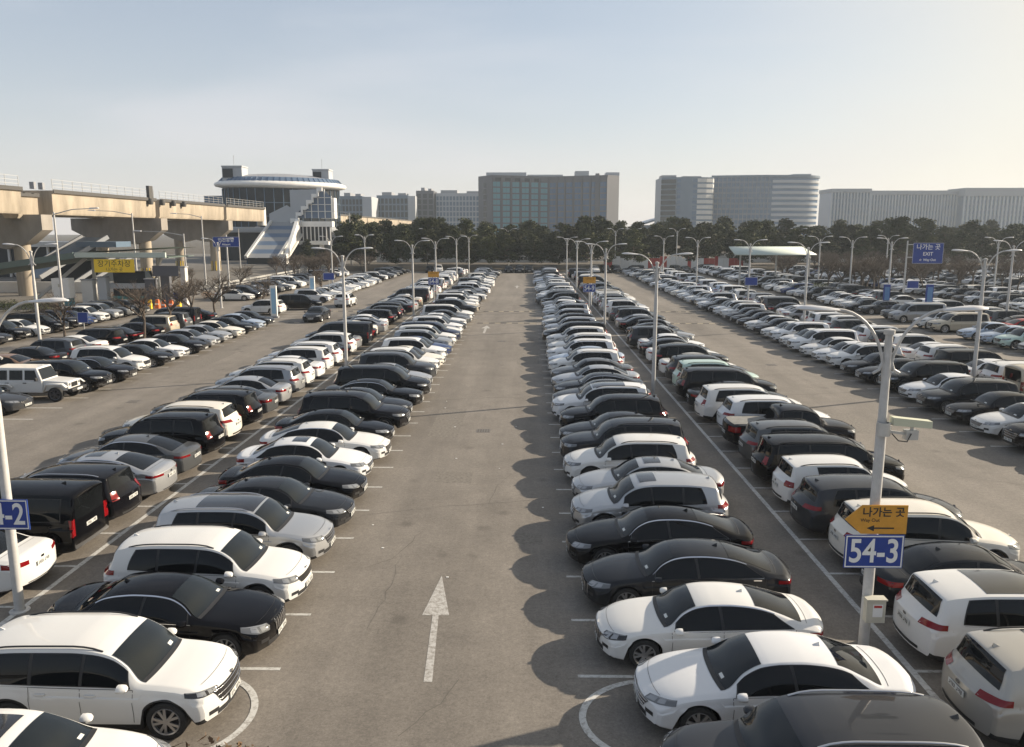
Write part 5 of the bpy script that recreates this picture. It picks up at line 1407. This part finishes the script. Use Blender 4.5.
# ------------------------------------------------------------------ trees
def leaf_blob(mb, c, rx, rz, n, sz, rg, mi=0):
    for _ in range(n):
        while True:
            p = Vector((rg.uniform(-1,1), rg.uniform(-1,1), rg.uniform(-1,1)))
            if .15 < p.length < 1: break
        p = Vector((p.x*rx, p.y*rx, p.z*rz))+Vector(c)
        a = Vector((rg.gauss(0,1), rg.gauss(0,1), rg.gauss(0,.55))).normalized(); t = a.cross(Vector((rg.gauss(0,1), rg.gauss(0,1), rg.gauss(0,1)))).normalized()
        s = sz*rg.uniform(.5,1.3); u = a*s; w = t*s*.55
        mb.add([p-u*.5, p+w*.5, p+u*.6, p-w*.5], [(0,1,2,3)], mi)
def pine_proto(seed):
    rg = random.Random(seed); H = rg.uniform(7.8, 9.8); tr = MB(); lean = rg.uniform(-.5,.5); lean2 = rg.uniform(-.4,.4)
    pts = [(lean*(z/H)**1.5, lean2*(z/H)**1.5, z) for z in np.linspace(-.1, H*.93, 7)]
    tr.tube(pts, list(np.linspace(.20,.04,7)), 7)
    cr = MB(); k0 = rg.uniform(.27,.36)
    for i in range(27):
        t = rg.uniform(k0, 1.0); z = H*t
        reach = 2.75*(1-((t-k0)/(1-k0))**1.6)*rg.uniform(.35,1.05)+.35
        an = rg.uniform(0, 6.28); bx, by = lean*t**1.5, lean2*t**1.5
        e = (bx+math.cos(an)*reach, by+math.sin(an)*reach, z+rg.uniform(-.2,.5))
        cr.tube([(bx,by,z-.5), ((bx+e[0])/2,(by+e[1])/2,z-.15), e], [.055,.035,.012], 4, cap=False, mi=1)
        leaf_blob(cr, e, rg.uniform(.85,1.5), rg.uniform(.42,.75), 78, .52, rg)
    leaf_blob(cr, (lean,lean2,H*.97), .8, .6, 60, .42, rg)
    return tr.mesh('trunk', M['bark'], 60), cr.mesh('crown', [M['pine'], M['bark']])
PINES = [pine_proto(s) for s in (1,2,3,4,5,6)]
def plant_tree(name, protos, i, x, y, sc, rz, label, cat, group, crown='crown'):
    r = empty(name, (x,y,0), rz); tag(r, label, cat, group); tm, cm = protos[i]
    put('trunk', tm, r); 
    if cm: put(crown, cm, r)
    r.scale = (sc,sc,sc*1.0); return r
tr_ = random.Random(11); np_ = 0
for row, (Y, step) in enumerate(((174,4.6),(179,4.8),(185,5.0),(192,5.2),(200,5.4),(209,5.6),(244,6.6))):
    x = -39.5*Y/175+tr_.uniform(0,3)
    while x < 118*Y/175:
        gap = False
        px = 526+x*800/Y
        if (row == 1 and 590 < px < 735) or (row == 0 and 590 < px < 735 and tr_.random() < .5): gap = True
        if row < 2 and px > 790 and tr_.random() < .45: gap = True
        if not gap:
            plant_tree('pine_tree', PINES, tr_.randrange(6), x, Y+tr_.uniform(-2,2), tr_.uniform(.76,1.14)*(1.0 if row < 4 else 1.08), tr_.uniform(0,6.28),
                       'dark green pine in the grove beyond the far end of the car park', 'pine tree', 'pines of the grove'); np_ += 1
        x += step*tr_.uniform(.7,1.3)
for x, y, s in ((-53,196,.55),(-50.5,199,.5),(-58,214,.7)):
    plant_tree('pine_tree', PINES, 2, x, y, s, 1.3*x, 'small bushy pine at the foot of the station gallery', 'pine tree', 'small pines at the station')
def bare_proto(seed, H=5.8, fine=True):
    rg = random.Random(seed); mb = MB(); tw = MB()
    def grow(p, d, L, r, lev):
        n = 3; pts = [p]; q = Vector(p); dd = Vector(d)
        for i in range(n):
            dd = (dd+Vector((rg.gauss(0,.12), rg.gauss(0,.12), rg.gauss(.03,.08)))).normalized(); q = q+dd*(L/n); pts.append(Vector(q))
        (mb if lev < 1 else tw).tube(pts, list(np.linspace(max(r,.012), max(r*.55,.009), n+1)), 6 if lev < 2 else 3, cap=False)
        if lev >= 4: return
        for k in range((6,5,4,4)[lev]):
            t = rg.uniform(.45,1.0) if lev else rg.uniform(.75,1.0); i = min(int(t*n), n-1); b = pts[i].lerp(pts[i+1], t*n-i)
            an = rg.uniform(0,6.28); sp = rg.uniform(.45,.95)
            nd = (dd*math.cos(sp)+Vector((math.cos(an),math.sin(an),rg.uniform(-.1,.35)))*math.sin(sp)).normalized()
            grow(b, nd, L*rg.uniform(.52,.74), r*.52, lev+1)
    grow(Vector((0,0,-.05)), Vector((0,0,1)), H*.40, .14, 0)
    return mb.mesh('trunk', M['barebark'], 60), tw.mesh('twigs', M['barebark'])
BARE = [bare_proto(s) for s in (21,22,23,24)]
for i, (px, Y) in enumerate(((137,61.5),(166,67),(193,72),(214,77),(56,60),(262,84),(325,104),(240,112),(150,100),(170,104),(195,108))):
    plant_tree('bare_tree', BARE, i % 4, xat(px,Y), Y, 1.0 if i < 4 else .85, i*1.7, 'leafless brown tree on the strip between the left rows, '+(ORD+['tenth','eleventh'])[i]+' from the camera' if i < 4 else f'leafless brown tree near the left gate, {(ORD+["tenth","eleventh"])[i-4]} of the scattered ones', 'bare tree', 'leafless trees on the left', 'twigs')
for k in range(64):
    Y = tr_.uniform(108,168); px = tr_.uniform(770,1040) if Y > 135 else tr_.uniform(800,1040)
    plant_tree('bare_tree', BARE, k % 4, xat(px,Y), Y, tr_.uniform(.85,1.15), tr_.uniform(0,6.28), 'leafless brown tree among the far rows in front of the right pines', 'bare tree', 'leafless trees on the right', 'twigs')
for k in range(26):
    Y = tr_.uniform(135,168); x = tr_.uniform(-46,-30)
    plant_tree('bare_tree', BARE, k % 4, x, Y, tr_.uniform(.8,1.05), tr_.uniform(0,6.28), 'leafless brown tree in the thicket right of the station', 'bare tree', 'leafless trees by the station', 'twigs')
def shrub_mesh(seed, L, W, H, n, m, name):
    rg = random.Random(seed); mb = MB()
    for k in range(int(L*1.6)): leaf_blob(mb, (rg.uniform(-L/2,L/2), rg.uniform(-W/2,W/2), H*.45), .6, H*.55, n, .16, rg)
    return mb.mesh(name, m)
o = put('clipped_hedge', shrub_mesh(4, 14, 1.6, 1.3, 90, M['hedge'], 'clipped_hedge')); o.location = (-55.5,86,0); tag(o, 'low green hedge behind the parked cars at the left gate', 'hedge')
o = put('dry_shrub', shrub_mesh(5, 2.0, .9, .5, 120, M['drytwig'], 'dry_shrub')); o.location = (-5.6,11.35,0); tag(o, 'low dry brown shrub at the bottom edge beside the white car', 'shrub')
o = put('clipped_hedge', shrub_mesh(6, 20, 2.2, .9, 80, M['drytwig'], 'brown_hedge')); o.location = (-44,103,0); tag(o, 'long brown winter hedge along the road before the viaduct', 'hedge')
o = put('round_shrub', shrub_mesh(8, 3.2, 2.4, 2.2, 260, M['hedge'], 'round_shrub')); o.location = (xat(822,103),103,0); tag(o, 'dark rounded shrub among the far right rows', 'shrub')
# ------------------------------------------------------------------ cars in their rows
W_ = (.62,.622,.61,0); W2 = (.64,.65,.66,0); PEARL = (.66,.63,.56,.05); BK = (.003,.003,.004,0); BK2 = (.006,.006,.008,.05)
GR = (.040,.043,.049,.3); GR2 = (.10,.105,.11,.55); DG = (.017,.019,.023,.25); SV = (.44,.45,.46,.7); SV2 = (.33,.34,.35,.7)
BL = (.02,.04,.13,.4); NV = (.012,.018,.045,.3); LB = (.38,.45,.55,.4); RD = (.32,.015,.015,.2); BZ = (.24,.15,.10,.5); BE = (.46,.41,.32,.3); TL = (.45,.58,.53,.3); BS = (.40,.385,.35,.45)
CN = {W_:'white',W2:'white',PEARL:'cream',BK:'black',BK2:'black',GR:'dark grey',GR2:'grey',DG:'charcoal',SV:'silver',SV2:'silver-grey',BL:'blue',NV:'navy',LB:'pale blue',RD:'red',BZ:'bronze',BE:'beige',BS:'beige-silver',TL:'pale green'}
PAL = [(W_,17),(W2,15),(BK,13),(BK2,8),(GR,8),(GR2,11),(DG,8),(SV,12),(SV2,10),(PEARL,3),(NV,2),(BL,1),(LB,1),(BE,1),(RD,.0)]
TY = [('sedan',24),('fastback',15),('executive',11),('suv',20),('suv_large',11),('suv_boxy',6),('minivan',7),('hatchback',4),('van',2)]
rc_ = random.Random(42)
def pick(tab):
    t = rc_.uniform(0, sum(w for _, w in tab))
    for v, w in tab:
        t -= w
        if t <= 0: return v
    return tab[-1][0]
def randfeats(t, c):
    f = set()
    if rc_.random() < .16: f.add('sunroof')
    elif rc_.random() < .10 and t in ('suv','suv_large','sedan','fastback'): f.add('blackroof')
    if rc_.random() < .25: f.add('darkrims')
    v_ = rc_.random()
    f.add('widegrille' if v_ < .34 else ('slimgrille' if v_ < .6 else 'slimlamps'))
    if rc_.random() < .2: f.add('lightbar')
    return tuple(sorted(f))
# rows: name, phrase, x centre, heading (front to +X = 0, to -X = 180), first centre y, pitch, number, explicit list
E = lambda t, c, f=(), dx=0.0, dy=0.0, sc=1.0: (t, c, f, dx, dy, sc)
ROWS = [
 ('R1', 'row right of the arrow lane', 3.85, 180, 11.10, PITCHW, 66, [
   E('suv_large',GR,('silverrails',),.62,-.25), E('sedan',W2,('widegrille','slimlamps'),.60,-.05), E('fastback',W_,('darklamps',),-.05,-.1,.95), E('fastback',DG,('widegrille','lightbar'),-.05,-.05), E('fastback',BK,('lightbar',),-.3,-.1),
   E('suv',SV,('sunroof','norails'),-.2,0), E('sedan',SV,('sunroof',),.1,0), E('suv',W_,('darkrims',),-.2,0), E('suv_large',DG,(),-.1,0), E('sedan',DG,(),-.1,0), E('suv',BK2,(),0,0),
   E('suv_large',W2,('blackroof',),-.3,0), E('sedan',GR,(),-.1,0), E('fastback',DG,(),0,0), E('sedan',SV,(),0,0), E('sedan',GR2,(),0,0), E('suv',W_,(),-.2,0), E('sedan',LB,(),0,0), E('suv',W2,('darkrims',),-.1,0),
   E('suv_large',W_,(),0,0), E('sedan',BK2,(),0,0), E('suv',W_,(),0,0), E('minivan',BK,(),0,0), E('sedan',W2,(),0,0), E('suv',SV,(),0,0), E('suv',DG,(),0,0), E('sedan',W_,(),0,0), E('suv',SV,(),0,0), None]),
 ('L1', 'row left of the arrow lane', -7.58, 0, 11.02, PITCHW+.02, 66, [
   E('sedan',W_,('sunroof','blackroof_'),-.25,-.35), E('suv_large',W_,('darklamps','widegrille','slimlamps'),-.05,-.1), E('executive',BK,(),.0,.05), E('suv',W_,('slimgrille',),.05,-.1), E('suv',SV,('blackroof','silverrails'),.0,-.05), E('sedan',DG,('darkrims',),.05,0),
   E('sedan',BK,(),0,0), E('sedan',W2,('sunroof',),-.25,0), E('fastback',W_,(),-.1,0), E('sedan',BK,(),-.3,0), E('suv_large',BK2,(),0,0), E('sedan',DG,(),-.2,0), E('executive',BK,(),0,0), E('minivan',BK,(),0,0), E('sedan',SV,(),0,0),
   E('suv_large',GR,(),0,0), E('suv',W_,(),0,0), E('sedan',PEARL,(),0,0), E('suv',W2,(),0,0), E('sedan',BL,(),0,0), E('suv',SV2,(),0,0), E('suv',W_,(),0,0), E('minivan',NV,(),0,0), E('sedan',W_,(),0,0), E('suv',W2,(),0,0)]),
 ('R2', 'row backing onto the right white line', 10.40, 0, 13.22, PITCHW, 64, [
   E('suv',BS,('blackroof',),-.45,-.2), E('suv',W_,('blackroof','norails','slimlamps'),-.25,.05), E('sedan',DG,(),0,0), E('suv',PEARL,(),.05,0), E('suv',GR,('norails',),-.2,0), E('suv_boxy',W_,(),-.35,0), E('minivan',BK,(),.1,0), E('suv',GR2,(),.0,0),
   E('pickup',BK2,(),.25,.0), E('suv',W2,(),.35,0), E('suv_large',W_,(),-.1,0), E('sedan',DG,(),0,0), E('minivan',BK2,(),0,0), E('suv_large',TL,(),0,0), E('suv',GR,(),0,0), E('sedan',W_,(),0,0), E('suv',BK,(),0,0), E('sedan',W2,(),0,0)]),
 ('L2', 'row backing onto the left white line', -14.30, 180, 18.42, PITCHW+.02, 62, [
   E('sedan',W_,(),0,0), E('van',BK,(),-.05,0), E('suv_large',BK2,('silverrails',),.05,0), E('fastback',SV,('sunroof',),.05,0), E('fastback',GR2,(),0,0), E('suv_large',BK,(),.1,0), E('suv',PEARL,(),-.1,0), E('suv_large',BK,(),0,0),
   E('sedan',GR2,(),0,0), E('sedan',SV,(),0,0), E('suv',SV2,(),.1,0), E('suv',W_,('sunroof',),0,0), E('sedan',W2,(),0,0), E('suv',W_,(),0,0), E('suv',W2,(),0,0), E('sedan',BK2,(),0,0), E('suv',W_,(),0,0)]),
 ('L3', 'front row across the left lane', -25.55, 0, 37.6, 2.72, 14, [
   E('sedan',GR,(),-.9,-.2), E('jeep',W_,(),.05,.3), E('suv_large',BK,(),.15,0), E('fastback',BK2,(),.25,0), E('suv',W_,(),-.2,0), E('sedan',BK,(),.1,0), E('sedan',W2,(),-.1,0), E('fastback',BK2,(),.2,0), E('sedan',SV,(),0,0), E('sedan',SV,(),0,0), E('sedan',PEARL,(),0,0), E('fastback',BK,(),0,0), E('sedan',LB,(),0,0), E('sedan',DG,(),0,0)]),
 ('L3b', 'far stretch of the front row across the left lane', -26.2, 0, 97, 2.4, 29, []),
 ('L4', 'second row across the left lane', -31.9, 180, 47, 2.75, 11, [E('sedan',BZ,(),.2,0), E('sedan',DG,(),0,.3), E('suv',GR2,(),0,0), E('sedan',W_,(),0,0), E('suv',BK,(),0,0)]),
 ('L4b', 'far stretch of the second row across the left lane', -36.5, 0, 100, 2.4, 24, []),
 ('L5', 'row along the gate at the far left', -42.2, 0, 58, 2.5, 11, [E('sedan',GR,(),0,0), E('sedan',DG,(),0,0), E('suv',BK,(),0,0), E('sedan',W_,(),0,0), E('minivan',BK,(),0,0), E('suv_large',BK2,(),0,0), E('sedan',BL,(),0,0), E('suv',W_,(),0,0), E('suv_large',SV2,(),0,0)]),
 ('R3', 'front row across the right lane', 21.6, 180, 28.9, 2.43, 57, [
   E('sedan',BK,(),.2,0), E('suv_large',BK,(),0,0), E('sedan',W_,(),.1,0), E('sedan',BK2,(),.2,0), E('suv',DG,(),0,0), E('sedan',W2,(),.3,0), E('suv_large',BK,(),.2,0), E('sedan',BK2,(),0,0), E('sedan',DG,(),0,0), E('suv',W_,(),0,0), E('sedan',W2,(),0,0), E('sedan',W_,(),0,0), E('minivan',W2,(),0,0), E('sedan',W_,(),0,0), E('suv',W2,(),0,0), E('sedan',W_,(),0,0),
   E('sedan',DG,(),0,0), E('fastback',W_,(),0,0), E('sedan',BK2,(),0,0), E('sedan',BK,(),0,0), E('sedan',GR,(),0,0)]),
 ('R4', 'second row across the right lane', 27.2, 0, 38.5, 2.43, 53, [
   E('suv',W_,(),0,0), E('van',BE,(),.3,0), E('suv',W_,(),.1,0), E('sedan',W2,(),-.2,0), E('minivan',BK,(),.0,0), E('suv',W_,(),0,0), E('sedan',W2,(),0,0), E('suv',W_,(),0,0), E('suv',DG,(),0,0), E('suv',W2,(),0,0), E('sedan',W_,(),0,0)]),
 ('R5', 'third row across the right lanes', 37.3, 180, 57.2, 2.5, 46, [
   E('sedan',SV,(),.4,0), E('suv',TL,(),.1,0), E('sedan',LB,(),.2,0), E('sedan',LB,(),0,0), None, E('minivan',BE,(),.2,0), E('suv',W_,(),0,0), None, E('van',SV2,(),.1,0)]),
 ('R6', 'fourth row across the right lanes', 43.4, 0, 60, 2.5, 44, [E('sedan',GR,(),0,0), E('sedan',SV,(),0,0), E('suv',SV,(),0,0), E('sedan',RD,(),-1.2,0)]),
 ('R7', 'fifth row across the right lanes', 54.5, 180, 84, 2.5, 33, []),
 ('R8', 'sixth row across the right lanes', 60.5, 0, 90, 2.5, 31, []),
 ('R9', 'seventh row across the right lanes', 72, 180, 112, 2.5, 22, []),
 ('R10', 'eighth row across the right lanes', 78, 0, 116, 2.5, 20, []),
 ('R11', 'ninth row across the right lanes', 90, 180, 132, 2.5, 14, []),
]
ONES = ['','first','second','third','fourth','fifth','sixth','seventh','eighth','ninth']
TEENS = ['tenth','eleventh','twelfth','thirteenth','fourteenth','fifteenth','sixteenth','seventeenth','eighteenth','nineteenth']
TENS = {2:'twenty',3:'thirty',4:'forty',5:'fifty',6:'sixty'}; TENTH = {2:'twentieth',3:'thirtieth',4:'fortieth',5:'fiftieth',6:'sixtieth'}
def ordinal(n):
    if n < 10: return ONES[n]
    if n < 20: return TEENS[n-10]
    return TENTH[n//10] if n % 10 == 0 else TENS[n//10]+'-'+ONES[n % 10]
HAND = {('R1',0):'dark grey SUV with silver roof rails at the bottom edge of the photo',
 ('R1',1):'white sedan beside the painted arc, just before the 54-3 lamp post',
 ('R1',2):'white fastback between the foremost white sedan and a charcoal sedan',
 ('R1',3):'charcoal fastback between a white fastback and a black chrome-trimmed sedan',
 ('R1',4):'black sedan with chrome window trim between a charcoal fastback and a silver SUV',
 ('R1',5):'silver SUV with sunroof next beyond the black chrome-trimmed sedan',
 ('L1',0):'white sedan with sunroof cut off by the bottom left corner',
 ('L1',1):'white SUV with dark headlights beside the left painted arc',
 ('L1',2):'black executive sedan with chrome slatted grille between two white SUVs',
 ('L1',3):'white SUV between the black executive sedan and the silver SUV',
 ('L1',4):'silver SUV with black glass roof and silver rails left of the lane',
 ('R2',0):'beige-silver SUV with black glass roof at the right frame edge',
 ('R2',1):'white SUV with black glass roof beside the yellow-signed lamp post',
 ('R2',5):'small boxy white SUV parked beside a black minivan',
 ('R2',8):'black double-cab pickup truck with a grey cover over its bed',
 ('L2',0):'white sedan with red tail lights behind the 54-2 lamp post',
 ('L2',1):'tall black van with upright tail lights backing onto the left line',
 ('L2',3):'silver fastback with sunroof showing its red tail lights on the left',
 ('L3',1):'boxy white off-road car with round headlights and wide fenders',
 ('L4',0):'bronze sedan behind the white off-road car',
 ('R6',3):'red sedan at the far right among silver cars',
 ('R5',8):'grey panel van facing the lane beside the blue pylon',
 ('R4',1):'beige van at the right frame edge behind the white sedan'}
HORIZ = 230.0
def project(p):
    d = Vector(p)-Vector((0,0,CAM_H)); yw = R(1.0)
    x = d.x*math.cos(yw)+d.y*math.sin(yw); y = -d.x*math.sin(yw)+d.y*math.cos(yw)
    zc = y*math.cos(R(PITCH))-d.z*math.sin(R(PITCH)); yc = d.z*math.cos(R(PITCH))+y*math.sin(R(PITCH))
    return 512+F_PX*x/zc, 373.5-F_PX*yc/zc, zc
ALL = []
for (rn, phrase, xc, hd_, y0, pit, n, lst) in ROWS:
    for k in range(n):
        rt, rcol = pick(TY), pick(PAL); rf = randfeats(rt, rcol); jx, jy, ja = rc_.gauss(0,.20), rc_.gauss(0,.08), rc_.gauss(0,1.4)
        gapr = rc_.random()
        if k < len(lst):
            if lst[k] is None: continue
            t, c, f, dx, dy, sc = lst[k]; f = tuple(q for q in f if not q.endswith('_')); jx = jy = 0; ja *= .4
        else:
            t, c, f, dx, dy, sc = rt, rcol, rf, 0, 0, 1.0
            if gapr < .03: continue
        y = y0+k*pit
        if rn in ('R1','L1','R2','L2') and 79.2 < y < 82.6: continue          # the cross walk
        if rn in ('R5','R6') and 76.5 < y < 81.2 and rn == 'R6': continue
        if t == 'hatchback': dx += (.5 if hd_ == 0 else -.5)
        x, y = xc+dx+jx, y+dy+jy
        ALL.append([rn, phrase, k, t, c, f, x, y, R(hd_+ja), sc])
for q, x in enumerate((-3.6,-1.4,.6,14.2,16.4,18.6,-20,-18.2,31,33)): ALL.append(['END','row along the far end',q,'suv' if q % 3 else 'sedan',(BK,DG,BK2,W_)[q % 4],(),x,167.2,R(-90+q),1.0])
# two cars driving in the left lane by the cross walk
EXTRA = [('sedan',DG,(),-20.4,77.5,-90,'dark grey sedan driving towards the camera in the left lane'),
         ('suv',W_,(),-20.9,92.5,90,'white SUV driving away in the left lane beyond the dark sedan'),
         ('minivan',BK,(),-25.2,88.5,10,'black minivan crossing at the end of the left front row'),
         ('suv',W_,(),-27.4,66.0+17,175,'white SUV parked by the bare trees at the cross lane'),]
seen = []
for i, a in enumerate(ALL):
    px, py, zc = project((a[6], a[7], .8)); half = 2.6*F_PX/zc
    if px+half < -60 or px-half > 1084 or py-half*.5 > 800 or zc < 4: a.append(None); continue
    a.append(zc); seen.append((zc, i))
seen.sort(); INDIV = set(i for _, i in seen[:290])
used = set(); ncount = {}
for i, (rn, phrase, k, t, c, f, x, y, rz, sc, zc) in enumerate(ALL):
    if zc is None or i not in INDIV: continue
    lod = 0 if zc < 47 else (1 if zc < 80 else 2)
    o = build_car(t, f, c, (x, y, 0), rz, lod, sc)
    ncount[rn] = ncount.get(rn, 0)+1
    kind = KIND[t][1]
    if (rn, k) in HAND: lab = HAND[(rn, k)]
    else:
        fe = ' with sunroof' if 'sunroof' in f else (' with black roof' if 'blackroof' in f else '')
        if 'far stretch' in phrase or 'white line' in phrase: fe = fe if len(phrase.split()) < 8 and ' ' not in CN[c] else ''
        lab = f'{CN[c]} {kind}{fe}, {ordinal(ncount[rn])} nearest in the {phrase}'
    if 'far stretch' in phrase: lab = lab.replace('far stretch of the ','far ').replace('second row','second row')
    if len(lab.split()) > 16: lab = lab.replace(' with sunroof','').replace(' with black roof','')
    tag(o, lab, kind, 'cars in the '+phrase)
for (t, c, f, x, y, hd_, lab) in EXTRA:
    o = build_car(t, f, c, (x, y, 0), R(hd_), 1); tag(o, lab, KIND[t][1])
# the remaining far cars: past the three hundred that show largest
def low_car(t):
    key = ('LOW', t)
    if key in CAR_CACHE: return CAR_CACHE[key]
    C = CarShape(t); sh = C.shell(2); mats = []
    V = [tuple(q) for q in sh.v]; F = list(sh.f); MI = list(sh.m); names = ['paint_far','black']
    matsl = [M['paint_far'], M['black']]
    for (n, me, off, r, ch, pt) in car_parts(t, ()):
        if n in ('windscreen','rear_window','side_window','headlight','tail_light','number_plate'):
            mt = me.materials[0]
            if mt not in matsl: matsl.append(mt)
            b = len(V); V += [tuple(q.co) for q in me.vertices]
            for p in me.polygons: F.append([b+q for q in p.vertices]); MI.append(matsl.index(mt))
    w = MB(); r = C.p['rw']
    for a in C.xa:
        for sg in (-1, 1):
            y = sg*(C.hw-.15); w.lathe([(.001,-.11),(r*.97,-.11),(r,-.06),(r,.06),(r*.97,.11),(.001,.11)][::-1], 12, c=(a,y,r), axis='Y')
    matsl.append(M['tyre']); b = len(V); V += w.v; F += [[b+q for q in p] for p in w.f]; MI += [len(matsl)-1]*len(w.f)
    CAR_CACHE[key] = (np.array(V), F, MI, matsl); return CAR_CACHE[key]
VV = []; FF = []; MM = []; CC = []; mats_all = []; base = 0
for i, (rn, phrase, k, t, c, f, x, y, rz, sc, zc) in enumerate(ALL):
    if zc is None or i in INDIV or t in ('jeep','truck'): continue
    V, F, MI, ml = low_car(t); cs_, sn = math.cos(rz), math.sin(rz)
    Q = np.empty_like(V); K = CAR_SCALE; Q[:,0] = (V[:,0]*cs_-V[:,1]*sn)*K+x; Q[:,1] = (V[:,0]*sn+V[:,1]*cs_)*K+y; Q[:,2] = V[:,2]*K
    VV.append(Q); CC.append(np.tile(np.array(c), (len(V),1)))
    for m in ml:
        if m not in mats_all: mats_all.append(m)
    ix = [mats_all.index(m) for m in ml]
    FF += [[base+q for q in p] for p in F]; MM += [ix[m] for m in MI]; base += len(V)
if VV:
    me = bpy.data.meshes.new('distant_parked_cars'); me.from_pydata(np.concatenate(VV).tolist(), [], FF)
    for m in mats_all: me.materials.append(m)
    me.polygons.foreach_set('material_index', MM); me.polygons.foreach_set('use_smooth', [True]*len(FF))
    at = me.color_attributes.new('paint', 'FLOAT_COLOR', 'POINT'); at.data.foreach_set('color', np.concatenate(CC).astype(np.float32).ravel())
    me.update()
    if hasattr(me, 'set_sharp_from_angle'): me.set_sharp_from_angle(angle=R(40))
    tag(put('distant_parked_cars', me), 'mass of parked cars filling the farthest stretches of every row', 'parked cars', kind='stuff')
print('CARS', len(seen), 'PINES', np_)

# ------------------------------------------------------------------ haze
if HAZE > 0:
    hm = bpy.data.materials.new('haze'); hm.use_nodes = True; hn = hm.node_tree; hn.nodes.clear()
    out = hn.nodes.new('ShaderNodeOutputMaterial'); pv = hn.nodes.new('ShaderNodeVolumePrincipled')
    pv.inputs['Color'].default_value = HAZE_COL; pv.inputs['Density'].default_value = HAZE; pv.inputs['Anisotropy'].default_value = .25
    hn.links.new(pv.outputs['Volume'], out.inputs['Volume'])
    hb = MB(); hb.box(-1450, 1450, -200, 1550, -2.2, 60); hz_ = hb.build('haze', hm); tag(hz_, kind='stuff', label='pale winter haze fading the far buildings', cat='haze')
